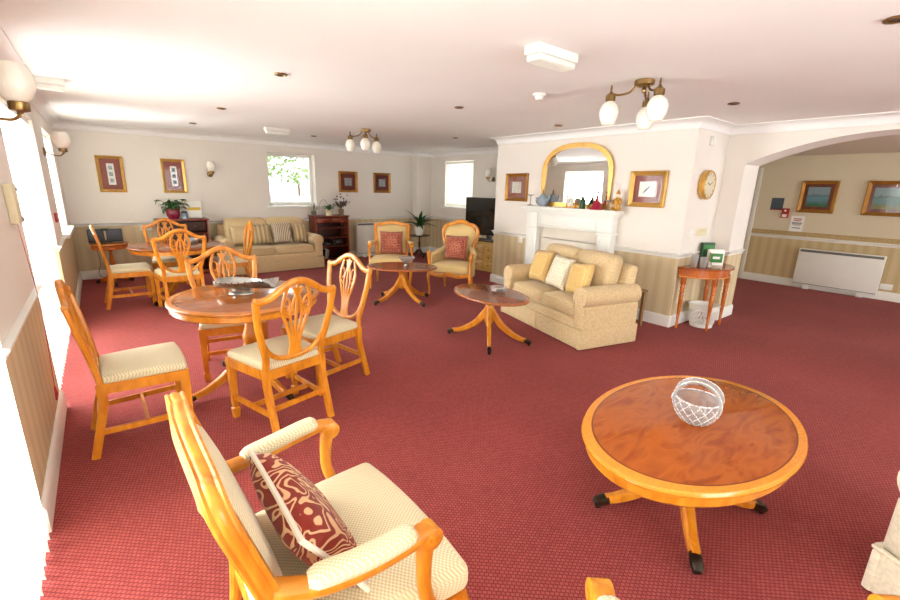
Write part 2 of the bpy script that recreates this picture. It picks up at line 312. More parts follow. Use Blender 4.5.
# ------------------------------------------------------------------ mesh builder
def V(*a): return Vector(a)
class MB:
    def __init__(s): s.v = []; s.f = []; s.mi = []; s.cur = 0; s.T = None
    def add(s, vs_, fs):
        o = len(s.v)
        for p in vs_:
            p = Vector(p)
            s.v.append(s.T @ p if s.T else p)
        for f in fs: s.f.append([i+o for i in f]); s.mi.append(s.cur)
        return s
    def box(s, c, d, taper=1.0):
        x, y, z = c; a, b, h = d[0]/2, d[1]/2, d[2]/2; t = taper
        vs_ = [(x-a*t, y-b*t, z-h), (x+a*t, y-b*t, z-h), (x+a*t, y+b*t, z-h), (x-a*t, y+b*t, z-h), (x-a, y-b, z+h), (x+a, y-b, z+h), (x+a, y+b, z+h), (x-a, y+b, z+h)]
        return s.add(vs_, [(3, 2, 1, 0), (4, 5, 6, 7), (0, 1, 5, 4), (1, 2, 6, 5), (2, 3, 7, 6), (3, 0, 4, 7)])
    def rbox(s, c, d, r=0.01, n=2, fn=None, div=1):
        """box with rounded edges; fn reshapes each point (local to the box centre)"""
        hs = [x/2 for x in d]; r = min([r]+[h*0.999 for h in hs])
        def axis(h):
            t = [-h+r*(1-math.cos(PI/2*i/n)) for i in range(n)]; t = [-h+r*(i/n) for i in range(n)]
            k = [-(h-r)+2*(h-r)*i/div for i in range(div+1)]
            return t+k+[-x for x in reversed(t)]
        ax = [axis(h) for h in hs]; idx = {}; vs_ = []; fs = []
        def vert(p):
            k = tuple(round(q, 6) for q in p)
            if k in idx: return idx[k]
            inn = Vector([max(-(h-r), min(h-r, q)) for q, h in zip(p, hs)]); q = Vector(p)-inn
            if q.length > 1e-9:
                # equal-angle rounding
                q = Vector([math.copysign(math.sin(min(1, abs(e)/r)*PI/4)/math.sin(PI/4), e) if abs(e) > 1e-9 else 0 for e in q])
                q = q.normalized()*r
            w_ = inn+q
            if fn: w_ = Vector(fn(w_))
            idx[k] = len(vs_); vs_.append(w_+Vector(c)); return idx[k]
        for a in range(3):
            b_, c_ = (a+1) % 3, (a+2) % 3
            for sg in (-1, 1):
                for i in range(len(ax[b_])-1):
                    for j in range(len(ax[c_])-1):
                        q = []
                        for (ii, jj) in ((i, j), (i+1, j), (i+1, j+1), (i, j+1)):
                            p = [0, 0, 0]; p[a] = sg*hs[a]; p[b_] = ax[b_][ii]; p[c_] = ax[c_][jj]; q.append(vert(p))
                        fs.append(q if sg > 0 else q[::-1])
        return s.add(vs_, fs)
    def lathe(s, prof, c=(0, 0, 0), n=24, sx=1.0, sy=1.0, rib=0.0, ribs=0, caps=True):
        vs_ = []; fs = []; m_ = len(prof)
        for i in range(n):
            a = 2*PI*i/n; k = 1+rib*math.cos(a*ribs) if ribs else 1
            for r, z in prof: vs_.append((c[0]+r*k*sx*math.cos(a), c[1]+r*k*sy*math.sin(a), c[2]+z))
        for i in range(n):
            j = (i+1) % n
            for q in range(m_-1): fs.append((i*m_+q, j*m_+q, j*m_+q+1, i*m_+q+1))
        if caps:
            if prof[0][0] > 1e-5: fs.append([i*m_ for i in reversed(range(n))])
            if prof[-1][0] > 1e-5: fs.append([i*m_+m_-1 for i in range(n)])
        return s.add(vs_, fs)
    def sweep(s, path, sec, scale=None, up=(0, 0, 1), closed=False, caps=True):
        """sec = list of (a, b): a along the side axis, b along the up-ish axis"""
        P = [Vector(p) for p in path]; n = len(P); k = len(sec); vs_ = []; fs = []; up = Vector(up)
        for i in range(n):
            if closed: t = P[(i+1) % n]-P[i-1]
            else: t = P[min(i+1, n-1)]-P[max(i-1, 0)]
            t.normalize(); side = t.cross(up)
            if side.length < 1e-4: side = t.cross(Vector((0.3, 1, 0.1)))
            side.normalize(); u = side.cross(t)
            sc = scale[i] if scale else 1.0
            if isinstance(sc, (int, float)): sc = (sc, sc)
            for a, b_ in sec: vs_.append(P[i]+side*a*sc[0]+u*b_*sc[1])
        m_ = n if closed else n-1
        for i in range(m_):
            j = (i+1) % n
            for q in range(k): fs.append((i*k+q, i*k+(q+1) % k, j*k+(q+1) % k, j*k+q))
        if caps and not closed: fs.append(list(reversed(range(k)))); fs.append([(n-1)*k+q for q in range(k)])
        return s.add(vs_, fs)
    def tube(s, path, r, n=8, scale=None, closed=False, up=(0, 0, 1)):
        return s.sweep(path, [(r*math.cos(2*PI*i/n), r*math.sin(2*PI*i/n)) for i in range(n)], scale, up, closed)
    def prism(s, outline, axis, a0, a1):
        """extrude a 2D outline; axis 'x': outline is (y,z); 'y': (x,z); 'z': (x,y)"""
        def mk(p, a): return {'x': (a, p[0], p[1]), 'y': (p[0], a, p[1]), 'z': (p[0], p[1], a)}[axis]
        n = len(outline); vs_ = [mk(p, a0) for p in outline]+[mk(p, a1) for p in outline]
        fs = [list(range(n))[::-1], [n+i for i in range(n)]]+[(i, (i+1) % n, n+(i+1) % n, n+i) for i in range(n)]
        return s.add(vs_, fs)
    def pillow(s, w_, h, t, n=10, pinch=0.06):
        """a stuffed cushion in the XZ plane, thickness along Y"""
        vs_ = []; fs = []
        for sd in (1, -1):
            for i in range(n+1):
                for j in range(n+1):
                    u = -1+2*i/n; v_ = -1+2*j/n
                    u = math.copysign(abs(u)**0.85, u); v_ = math.copysign(abs(v_)**0.85, v_)
                    k = max(0, (1-u**4)*(1-v_**4))**0.5
                    vs_.append((u*w_/2*(1-pinch*(1-v_*v_)), sd*t/2*k, v_*h/2*(1-pinch*(1-u*u))))
        m_ = n+1
        for sd in (0, 1):
            o = sd*m_*m_
            for i in range(n):
                for j in range(n):
                    q = (o+i*m_+j, o+i*m_+j+1, o+(i+1)*m_+j+1, o+(i+1)*m_+j); fs.append(q if sd == 0 else q[::-1])
        return s.add(vs_, fs)
    def build(s, name, mats, parent=None, loc=None, rotz=None, angle=35, smooth=True, merge=False):
        me = bpy.data.meshes.new(name); me.from_pydata([tuple(p) for p in s.v], [], s.f)
        if not isinstance(mats, (list, tuple)): mats = [mats]
        for m_ in mats: me.materials.append(m_)
        me.polygons.foreach_set('material_index', s.mi)
        import bmesh
        bm = bmesh.new(); bm.from_mesh(me)
        if merge: bmesh.ops.remove_doubles(bm, verts=bm.verts, dist=1e-5)
        bmesh.ops.recalc_face_normals(bm, faces=bm.faces); bm.to_mesh(me); bm.free()
        if smooth:
            me.shade_smooth(); me.set_sharp_from_angle(angle=math.radians(angle))
        me.update()
        o = bpy.data.objects.new(name, me); COL.objects.link(o)
        if parent is not None: o.parent = parent
        if loc: o.location = loc
        if rotz is not None: o.rotation_euler = (0, 0, rotz)
        return o
def tag(o, label, cat, group=None):
    o['label'] = label; o['category'] = cat
    if group: o['group'] = group
    return o
def thing(name, label, cat, loc=(0, 0, 0), rotz=0.0, group=None):
    o = bpy.data.objects.new(name, None); COL.objects.link(o); o.empty_display_size = 0.1
    o.location = loc; o.rotation_euler = (0, 0, rotz); return tag(o, label, cat, group)
def struct(o, label=None):
    o['kind'] = 'structure'
    if label: o['label'] = label
    return o
def dup(root, loc, rotz, label, group=None):
    r = root.copy(); COL.objects.link(r); r.location = loc; r.rotation_euler = (0, 0, rotz); r['label'] = label
    if group: r['group'] = group
    for ch in list(root.children):
        c = ch.copy(); COL.objects.link(c); c.parent = r
        for g in ch.children:
            d = g.copy(); COL.objects.link(d); d.parent = c
    return r
def bez(p, n=12):
    """smooth curve through points (Catmull-Rom)"""
    P = [Vector(q) for q in p]; out = []
    for i in range(len(P)-1):
        p0 = P[max(i-1, 0)]; p1 = P[i]; p2 = P[i+1]; p3 = P[min(i+2, len(P)-1)]
        for k in range(n):
            t = k/n
            out.append(0.5*((2*p1)+(p2-p0)*t+(2*p0-5*p1+4*p2-p3)*t*t+(3*p1-p0-3*p2+p3)*t**3))
    out.append(P[-1]); return out
def rect(w_, h): return [(-w_/2, -h/2), (w_/2, -h/2), (w_/2, h/2), (-w_/2, h/2)]
def rrect(w_, h, r=0.25, n=2):
    r = r*min(w_, h); out = []
    for cx, cy, a0 in ((w_/2-r, -h/2+r, -PI/2), (w_/2-r, h/2-r, 0), (-w_/2+r, h/2-r, PI/2), (-w_/2+r, -h/2+r, PI)):
        for i in range(n+1): a = a0+PI/2*i/n; out.append((cx+r*math.cos(a), cy+r*math.sin(a)))
    return out

# ------------------------------------------------------------------ the room shell
def wall(name, axis, pos, out, u0, u1, z0, z1, holes, mat, T=0.25):
    us = sorted({u0, u1}|{h[0] for h in holes}|{h[1] for h in holes}); zs = sorted({z0, z1}|{h[2] for h in holes}|{h[3] for h in holes})
    def solid(i, j):
        if i < 0 or j < 0 or i >= len(us)-1 or j >= len(zs)-1: return False
        u = (us[i]+us[i+1])/2; z = (zs[j]+zs[j+1])/2
        return not any(h[0] < u < h[1] and h[2] < z < h[3] for h in holes)
    mb = MB()
    def P(u, z, d): return (pos+out*T*d, u, z) if axis == 'x' else (u, pos+out*T*d, z)
    for i in range(len(us)-1):
        for j in range(len(zs)-1):
            if not solid(i, j): continue
            a, b_, c, d = us[i], us[i+1], zs[j], zs[j+1]
            for k in (0, 1): mb.add([P(a, c, k), P(b_, c, k), P(b_, d, k), P(a, d, k)], [(0, 1, 2, 3)])
            for (ni, nj, e) in ((i-1, j, ((a, c), (a, d))), (i+1, j, ((b_, c), (b_, d))), (i, j-1, ((a, c), (b_, c))), (i, j+1, ((a, d), (b_, d)))):
                if not solid(ni, nj): mb.add([P(*e[0], 0), P(*e[1], 0), P(*e[1], 1), P(*e[0], 1)], [(0, 1, 2, 3)])
    return struct(mb.build(name, mat, smooth=False, merge=True))
mb = MB(); mb.box(((XL-0.3+XW+0.3)/2, (YN-0.3+YB+0.3)/2, -0.05), (XW-XL+0.6, YB-YN+0.6, 0.1)); struct(mb.build('floor', CARPET, smooth=False), 'red carpet with a small woven dot pattern')
wall('wall_left', 'x', XL, -1, YN, YB+0.25, 0, H, OPEN_L, WALL)
wall('wall_back', 'y', YB, 1, XL-0.25, XS+0.25, 0, H, [(OPEN_B[0], OPEN_B[1], OPEN_B[2], OPEN_B[3])], WALL)
wall('wall_right', 'x', XS, 1, YF1-0.0, YB, 0, H, [OPEN_R], WALL)
# chimney breast block
mb = MB(); mb.box(((XF+XS+0.25)/2, (YF1+YF2)/2, H/2), (XS+0.25-XF, YF1-YF2, H)); struct(mb.build('wall_chimney', WALL, smooth=False))
mb = MB(); mb.box(((XS+5.99)/2, YB-0.1, H/2), (XS-5.99, 0.2, H)); struct(mb.build('wall_pillar', WALL, smooth=False), 'narrow boxed-in corner of the cream wall')
# arch wall with a segmental arch opening
ya, yb_, zs_, zt = JA, -0.62, 1.955, 2.25
pts = [(YF2, 0), (YF2, H), (YN, H), (YN, 0), (yb_, 0), (yb_, zs_)]
cy = (ya+yb_)/2; hw_ = (ya-yb_)/2; rise = zt-zs_; Rr = (hw_*hw_+rise*rise)/(2*rise); a0 = math.asin(hw_/Rr)
for i in range(1, 28):
    a = -a0+2*a0*i/28; pts.append((cy+Rr*math.sin(a), zt-Rr+Rr*math.cos(a)))
pts += [(ya, zs_), (ya, 0)]
mb = MB(); mb.prism(pts, 'x', XA, XA+JD); struct(mb.build('wall_arch', WALL, angle=20), 'cream wall with a wide segmental arch opening')
wall('wall_near', 'y', YN, -1, XL-0.25, XW, 0, H, OPEN_ADDED, WALL)
wall('wall_hall', 'x', XW, 1, YN, 3.2, 0, H, [], WALL_HALL)
mb = MB(); mb.box(((XS+0.25+XW)/2, 3.1, H/2), (XW-XS-0.25, 0.2, H)); struct(mb.build('wall_hall_end', WALL_HALL, smooth=False))
mb = MB(); mb.box(((XL-0.3+XA+0.1)/2, (YN+YB)/2, H+0.05), (XA+0.1-XL+0.3, YB-YN+0.6, 0.1)); mb.box(((XA+0.1+XS+0.3)/2, (YF2+YB)/2, H+0.05), (XS+0.2-XA, YB-YF2+0.6, 0.1))
struct(mb.build('ceiling', CEIL, smooth=False))
mb = MB(); mb.box(((XA+JD+XW)/2, (YN+3.2)/2, HW+0.05), (XW-XA-JD, 3.2-YN, 0.1))
for yy in (0.2,): mb.box(((XA+JD+XW)/2, yy, HW-0.012), (XW-XA-JD, 0.1, 0.024))
struct(mb.build('ceiling_hall', CEIL_H, smooth=False))

# mitred mouldings; interior lies on the right of the walking direction
def moulding(name, path, prof, mat, label=None):
    P = [Vector((p[0], p[1])) for p in path]; n = len(P); vs_ = []; k = len(prof)
    nrm = []
    for i in range(n-1):
        d = (P[i+1]-P[i]).normalized(); nrm.append(Vector((d.y, -d.x)))
    mb = MB()
    for i in range(n):
        if i == 0: m_ = nrm[0]
        elif i == n-1: m_ = nrm[-1]
        else:
            m_ = nrm[i-1]+nrm[i]; m_ = m_/(m_.dot(nrm[i]))
        for d, z in prof: vs_.append((P[i].x+m_.x*d, P[i].y+m_.y*d, z))
    fs = []
    for i in range(n-1):
        for q in range(k): fs.append((i*k+q, i*k+(q+1) % k, (i+1)*k+(q+1) % k, (i+1)*k+q))
    fs += [list(range(k))[::-1], [(n-1)*k+q for q in range(k)]]
    mb.add(vs_, fs); return struct(mb.build(name, mat, angle=30), label)
COVE = [(0, H-0.105), (0.012, H-0.1), (0.014, H-0.09)]+[(0.095-0.081*math.cos(t*PI/12), H-0.09+0.075*math.sin(t*PI/12)) for t in range(1, 6)]+[(0.095, H-0.012), (0.105, H-0.01), (0.105, H), (0, H)]
DADO = [(0, RAIL-0.055), (0.01, RAIL-0.05), (0.012, RAIL-0.03), (0.022, RAIL-0.018), (0.03, RAIL-0.01), (0.03, RAIL), (0.012, RAIL+0.006), (0, RAIL+0.006)]
SKIRT = [(0, 0), (0.02, 0), (0.02, 0.115), (0.012, 0.135), (0.006, 0.14), (0, 0.14)]
ROOM = [(XL, YB), (5.99, YB), (5.99, YB-0.2), (XS, YB-0.2), (XS, YF1), (XF, YF1), (XF, YF2), (XA, YF2), (XA, JA)]
moulding('trim_cornice', [(XL, YN)]+ROOM[:-1]+[(XA, YN)], COVE, CEIL, 'white coved cornice')
moulding('trim_dado', ROOM+[(XA+JD, JA)], DADO, WHITE, 'white dado rail')
moulding('baseboard_room', ROOM+[(XA+JD, JA)], SKIRT, WHITE)
for i, (a, b_) in enumerate(((2.42, 3.86), (6.0, YB))):
    moulding('trim_dado_side', [(XL, a), (XL, b_ if i == 0 else 6.98)], DADO, WHITE); moulding('baseboard_side', [(XL, a), (XL, b_)], SKIRT, WHITE)
moulding('trim_dado_hall', [(XW, 2.93), (XW, YN)], DADO, WHITE); moulding('baseboard_hall', [(XW, 2.93), (XW, YN)], SKIRT, WHITE)
mb = MB(); mb.box((XW-0.004, -0.03, RAIL+0.045), (0.008, 5.9, 0.08)); struct(mb.build('trim_border', plain('tan_wallpaper_border', '#b79c6c', 0.7, var=0.2, vscale=40), smooth=False), 'tan wallpaper border above the dado rail')
mb = MB()
for xx in (9.36, 8.5): mb.rbox((xx, 2.985, 1.02), (0.08, 0.03, 2.04), 0.008)
mb.rbox((8.93, 2.985, 2.08), (0.94, 0.03, 0.08), 0.008)
d = struct(mb.build('door_1', WHITE), 'white doorway in the hall end wall')
mb = MB(); mb.rbox((8.93, 2.99, 1.02), (0.78, 0.02, 2.03), 0.004); o = mb.build('door_leaf', WHITE, d)
mb = MB(); mb.lathe([(0.0, 0), (0.025, 0.0), (0.02, 0.04), (0.0, 0.045)], n=12); h_ = mb.build('door_knob', BRASS, d, (8.6, 2.98, 1.0)); h_.rotation_euler = (PI/2, 0, 0)
mb = MB(); mb.rbox((XW-0.012, 2.955, 1.05), (0.024, 0.07, 2.1), 0.006); struct(mb.build('trim_architrave', WHITE))

# windows ---------------------------------------------------------------
def window(name, axis, pos, out, u0, u1, z0, z1, cols, sill, rows=(1.0,)):
    T = 0.17
    def P(u, z, d): return (pos+out*d, u, z) if axis == 'x' else (u, pos+out*d, z)
    def bx(mb, ua, ub, za, zb, d0, d1):
        c = P((ua+ub)/2, (za+zb)/2, (d0+d1)/2); s_ = (abs(d1-d0), ub-ua, zb-za) if axis == 'x' else (ub-ua, abs(d1-d0), zb-za); mb.rbox(c, s_, 0.006, 1)
    mb = MB(); f = 0.06
    bx(mb, u0, u0+f, z0, z1, T, T+0.06); bx(mb, u1-f, u1, z0, z1, T, T+0.06); bx(mb, u0+f, u1-f, z0, z0+f, T, T+0.06); bx(mb, u0+f, u1-f, z1-f, z1, T, T+0.06)
    w_ = mb.build(name, WHITE); struct(w_, 'white framed window')
    for i in range(1, cols):
        mb = MB(); u = u0+(u1-u0)*i/cols; bx(mb, u-0.035, u+0.035, z0+f, z1-f, T+0.005, T+0.055); mb.build('mullion', WHITE, w_)
    for i in range(cols):
        mb = MB(); a = u0+(u1-u0)*i/cols+0.04; b_ = u0+(u1-u0)*(i+1)/cols-0.04; c = P((a+b_)/2, (z0+z1)/2, T+0.03)
        s_ = (0.006, b_-a, z1-z0-2*f+0.02) if axis == 'x' else (b_-a, 0.006, z1-z0-2*f+0.02); mb.box(c, s_); mb.build('pane', PANE, w_, smooth=False)
    if sill:
        mb = MB(); bx(mb, u0-0.09, u1+0.09, z0-0.045, z0-0.001, -0.07, 0.0); bx(mb, u0+0.001, u1-0.001, z0-0.03, z0+0.002, 0.0, T+0.01); mb.build('window_sill', WHITE, w_)
    return w_
for i, (a, b_, z0, z1) in enumerate(OPEN_L): window('window_%d' % (i+1), 'x', XL, -1, a, b_, z0, z1, 2 if i < 3 else 1, i == 3)  # the first is an added window, out of view, for light
window('window_5', 'y', YB, 1, *OPEN_B, 1, True)
window('window_6', 'x', XS, 1, *OPEN_R, 1, True)
for i, (a, b_, z0, z1) in enumerate(OPEN_ADDED): window('window_%d' % (i+7), 'y', YN, -1, a, b_, z0, z1, 2, False)  # added windows, out of view, to brighten room and hall

# vertical blinds: headrail, every slat, weights and the bottom chain
def blind(label, axis, pos, out, u0, u1, z0, z1, ang, depth=0.05, pitch=0.083):
    t = thing('vertical_blind', label, 'blind', group='white vertical blinds')
    def P(u, z, d): return (pos+out*d, u, z) if axis == 'x' else (u, pos+out*d, z)
    L = u1-u0; n = int(L/pitch)
    mb = MB(); c = P((u0+u1)/2, z1-0.02, depth); mb.rbox(c, (0.045, L, 0.035) if axis == 'x' else (L, 0.045, 0.035), 0.006, 1); mb.build('headrail', WHITEP, t)
    mb = MB()
    zl = z1-0.045-z0
    sl = [(-0.043+0.086*i/4, 0.006*(1-((i-2)/2)**2)) for i in range(5)]
    vs_ = []; 
    for z in (z0, z1-0.045):
        for a, bq in sl: vs_.append((a, bq, z))
        for a, bq in reversed(sl): vs_.append((a, bq-0.0012, z))
    k = 10; fs = [(i, (i+1) % k, k+(i+1) % k, k+i) for i in range(k)]+[list(range(k))[::-1], [k+i for i in range(k)]]
    mb.add(vs_, fs); first = mb.build('slat', BLIND, t)
    wm = MB(); wm.rbox((0, 0.003, z0+0.025), (0.08, 0.004, 0.03), 0.001, 1); wf = wm.build('weight', BLIND, first)
    for i in range(n):
        p = P(u0+L*(i+0.5)/n, 0, depth)
        if i == 0: s_ = first
        else:
            s_ = first.copy(); COL.objects.link(s_); s_.parent = t
            w2 = wf.copy(); COL.objects.link(w2); w2.parent = s_
        s_.location = p; s_.rotation_euler = (0, 0, (PI/2 if axis == 'x' else 0)+math.radians(ang+random.uniform(-4, 4)))
    mb = MB(); path = []
    for i in range(n*4+1):
        u = u0+L*i/(n*4); sag = 0.012*abs(math.sin(PI*i/4)); path.append(P(u, z0+0.03-sag, depth-0.02))
    mb.tube(path, 0.0022, 5); mb.build('chain', WHITEP, t)
    return t
blind('white vertical blind on the glass door behind the armchair with red scroll cushion', 'x', XL, -1, 0.36, 2.41, 0.02, 2.11, 38, 0.004)
blind('white vertical blind of the added unseen rear glass door beyond the armchair', 'x', XL, -1, -2.59, -0.01, 0.02, 2.11, 38, 0.05)
blind('white floor-length vertical blind between the cream alarm box and the red sign', 'x', XL, -1, 3.87, 5.99, 0.02, 2.11, 38, 0.05)
blind('short white vertical blind over the sill beside the red sign', 'x', XL, -1, 7.0, 8.23, 0.95, 2.12, 50, 0.06)
t = blind('white vertical blind at the window above the television', 'x', XS, 1, 7.28, 8.22, 1.19, 2.16, 24, 0.03, 0.078)

# ------------------------------------------------------------------ outside the windows: hedge, lawn and garden wall
def leaf_mass(name, label, cat, c, d, n, mats, group=None):
    t = thing(name, label, cat, (c[0], c[1], 0), 0, group); mb = MB(); rnd = random.Random(int(c[0]*100+c[1]*10))
    for i in range(n):
        a = rnd.uniform(0, 2*PI); ph = math.acos(rnd.uniform(-1, 1)); r = rnd.uniform(0.6, 1.0)
        p = Vector((d[0]*r*math.sin(ph)*math.cos(a), d[1]*r*math.sin(ph)*math.sin(a), c[2]+d[2]*r*math.cos(ph)))
        q = Vector((rnd.uniform(-1, 1), rnd.uniform(-1, 1), rnd.uniform(-1, 1))).normalized(); s_ = q.orthogonal().normalized(); l = rnd.uniform(0.09, 0.16)
        mb.add([p-q*l, p+s_*l*0.5, p+q*l, p-s_*l*0.5], [(0, 1, 2, 3)])
    f = mb.build('foliage', mats, t, smooth=False); f['kind'] = 'stuff'
    mb = MB(); mb.tube([(0, 0, -0.2), (0.03, 0.02, c[2]*0.3), (0, 0, c[2]-d[2]*0.85)], 0.07, 8, [1.2, 0.9, 0.5]); mb.build('trunk', TERRA, t)
    return t
mb = MB(); mb.box((5, 18, -0.3), (40, 17, 0.2)); mb.box((15.5, 5, -0.3), (11.3, 9, 0.2)); struct(mb.build('ground_outside', plain('pale_paving', '#c9c8c0', 0.9), smooth=False))
leaf_mass('garden_tree', 'leafy green tree outside the window above the far sofa', 'tree', (5.9, 16.5, 2.35), (1.7, 1.2, 0.8), 300, plain('pale_leaf', '#8fa860', 0.6, var=0.3, vscale=10))
mb = MB(); mb.box((6, 15.0, 0.5), (9, 0.2, 1.4)); tag(mb.build('garden_wall', plain('pale_garden_wall', '#cfcdc8', 0.9), smooth=False), 'low pale garden wall outside the far sofa window', 'wall')

# ------------------------------------------------------------------ shield-back dining chairs (local: +y is the front)
def hd(deg): return math.radians(deg-90)
def make_shield_chair(label, group):
    t = thing('dining_chair', label, 'chair', group=group)
    def by(z): return -0.205-(z-0.44)*0.14-0.07*max(0, z-0.44)**2      # rake of the back
    # seat frame, bowed at the front
    out = [(-0.205, -0.215), (0.205, -0.215), (0.245, 0.20)]+[(0.245-0.49*i/8, 0.20+0.025*math.sin(PI*i/8)) for i in range(1, 8)]+[(-0.245, 0.20)]
    mb = MB(); mb.prism(out, 'z', 0.375, 0.435); mb.build('seat_frame', YEW, t)
    # upholstered drop seat
    def shp(p):
        k = 0.5+0.5*p.y/0.2; wx = 0.86+0.14*k; d = 1-(p.x/0.25)**2; e = 1-(p.y/0.22)**2
        return Vector((p.x*wx, p.y+0.012*max(0, p.y)/0.2*d, p.z+(0.022*max(0, d)*max(0, e) if p.z > 0 else 0)))
    mb = MB(); mb.rbox((0, 0, 0.452), (0.475, 0.415, 0.05), 0.022, 2, shp, 6); mb.build('seat', SEAT_F, t)
    for sx in (-1, 1):      # front legs, square tapered with spade feet
        mb = MB(); x, y = sx*0.222, 0.19
        mb.sweep([(x, y, 0.435), (x, y, 0.38), (x, y, 0.075), (x, y, 0.07), (x, y, 0.055), (x, y, 0.0)], rect(0.046, 0.046), [1, 1, 0.68, 0.9, 0.95, 0.72], up=(0, 1, 0)); mb.build('leg', YEW, t)
    for sx in (-1, 1):      # rear legs, sweeping back to the floor
        mb = MB(); pth = bez([(sx*0.195, -0.285, 0), (sx*0.195, -0.245, 0.16), (sx*0.195, -0.208, 0.32), (sx*0.197, -0.205, 0.44)], 5)
        mb.sweep(pth, rect(0.036, 0.046), [0.85+0.15*i/(len(pth)-1) for i in range(len(pth))], up=(0, 1, 0)); mb.build('leg', YEW, t)
    # stretchers: two sides, one middle, one rear
    for sx in (-1, 1):
        mb = MB(); mb.sweep([(sx*0.195, -0.24, 0.15), (sx*0.222, 0.19, 0.15)], rect(0.018, 0.032)); mb.build('stretcher', YEW, t)
    mb = MB(); mb.sweep([(-0.205, -0.02, 0.15), (0.205, -0.02, 0.15)], rect(0.018, 0.03)); mb.build('stretcher', YEW, t)
    mb = MB(); mb.sweep([(-0.195, -0.238, 0.19), (0.195, -0.238, 0.19)], rect(0.018, 0.03)); mb.build('stretcher', YEW, t)
    # shield: posts, humped top rail and the curved lower rail
    sec = rrect(0.042, 0.032, 0.4)
    mb = MB()
    for sx in (-1, 1):
        pts = [(0.197, 0.43), (0.194, 0.52), (0.218, 0.62), (0.243, 0.74), (0.254, 0.84), (0.258, 0.897)]
        mb.sweep(bez([(sx*x, by(z), z) for x, z in pts], 5), sec, up=(0, 1, 0))
    top = [(-0.268, 0.896), (-0.225, 0.890), (-0.17, 0.903), (-0.105, 0.945), (-0.05, 0.974), (0, 0.984), (0.05, 0.974), (0.105, 0.945), (0.17, 0.903), (0.225, 0.890), (0.268, 0.896)]
    mb.sweep(bez([(x, by(z), z) for x, z in top], 5), rrect(0.042, 0.034, 0.4), up=(0, 1, 0))
    low = [(-0.216, 0.63), (-0.18, 0.56), (-0.12, 0.508), (-0.05, 0.488), (0, 0.485), (0.05, 0.488), (0.12, 0.508), (0.18, 0.56), (0.216, 0.63)]
    mb.sweep(bez([(x, by(z), z) for x, z in low], 4), rrect(0.032, 0.028, 0.4), up=(0, 1, 0))
    mb.build('back_frame', YEW, t)
    # pierced wheat-sheaf splat
    mb = MB(); s2 = rrect(0.018, 0.014, 0.3, 1)
    def bar(pts, sec_=s2, sc=None): mb.sweep(bez([(x, by(z), z) for x, z in pts], 4), sec_, sc, up=(0, 1, 0))
    for sx in (-1, 1):
        bar([(sx*0.045, 0.495), (sx*0.03, 0.54), (sx*0.034, 0.62), (sx*0.07, 0.73), (sx*0.092, 0.80), (sx*0.088, 0.87), (sx*0.066, 0.945)], rrect(0.022, 0.014, 0.3, 1))
        bar([(sx*0.02, 0.5), (sx*0.016, 0.56), (sx*0.02, 0.66), (sx*0.04, 0.76), (sx*0.028, 0.84), (sx*0.008, 0.90), (sx*0.03, 0.945)])
        ring = [(sx*0.066+0.022*math.cos(a*PI/6), 0.838+0.04*math.sin(a*PI/6)) for a in range(12)]
        mb.sweep([(x, by(z), z) for x, z in ring], rrect(0.013, 0.014, 0.3, 1), up=(0, 1, 0), closed=True)
        bar([(sx*0.088, 0.79), (sx*0.06, 0.765), (sx*0.042, 0.76)])
    bar([(0, 0.49), (0, 0.6), (0, 0.75), (0, 0.87), (0, 0.96)])
    mb.sweep([(0, by(0.885)-0.0, 0.885), (0, by(0.915), 0.915), (0, by(0.94), 0.94)], rect(0.05, 0.014), [(0.3, 1), (1, 1), (0.5, 1)], up=(0, 1, 0))
    pl = [(-0.05, 0.49), (0.05, 0.49), (0.034, 0.55), (-0.034, 0.55)]
    mb.add([(x, by(z)-0.006, z) for x, z in pl]+[(x, by(z)+0.006, z) for x, z in pl], [(3, 2, 1, 0), (4, 5, 6, 7), (0, 1, 5, 4), (1, 2, 6, 5), (2, 3, 7, 6), (3, 0, 4, 7)])
    mb.build('splat', YEW, t)
    return t
SC = 1.035
G1 = 'shield-back chairs around the fish dish table'; G2 = 'shield-back chairs around the table by the sideboard'
CH = make_shield_chair('honey wood shield-back chair beside the floor-length blind, facing the fish dish table', G1)
CH.location = (0.07, 3.20, 0); CH.rotation_euler = (0, 0, hd(1)); CH.scale = (SC, SC, SC)
dup(CH, (0.815, 2.89, 0), hd(103), 'honey wood shield-back chair at the fish dish table, backing onto the open-arm chair', G1)
dup(CH, (1.29, 3.27, 0), hd(192), 'honey wood shield-back chair at the fish dish table on the side towards the fireplace', G1)
dup(CH, (0.75, 3.93, 0), hd(-97), 'honey wood shield-back chair at the fish dish table, backing onto the other dining table', G1)
dup(CH, (0.19, 6.93, 0), hd(2), 'honey wood shield-back chair beside the small drum table with a black set', G2)
dup(CH, (0.68, 6.36, 0), hd(93), 'honey wood shield-back chair at the sideboard table, backing onto the fish dish table', G2)
dup(CH, (0.72, 7.52, 0), hd(-91), 'honey wood shield-back chair between the sideboard and its dining table', G2)
dup(CH, (1.42, 7.0, 0), hd(176), 'honey wood shield-back chair between the far sofa and the sideboard table', G2)

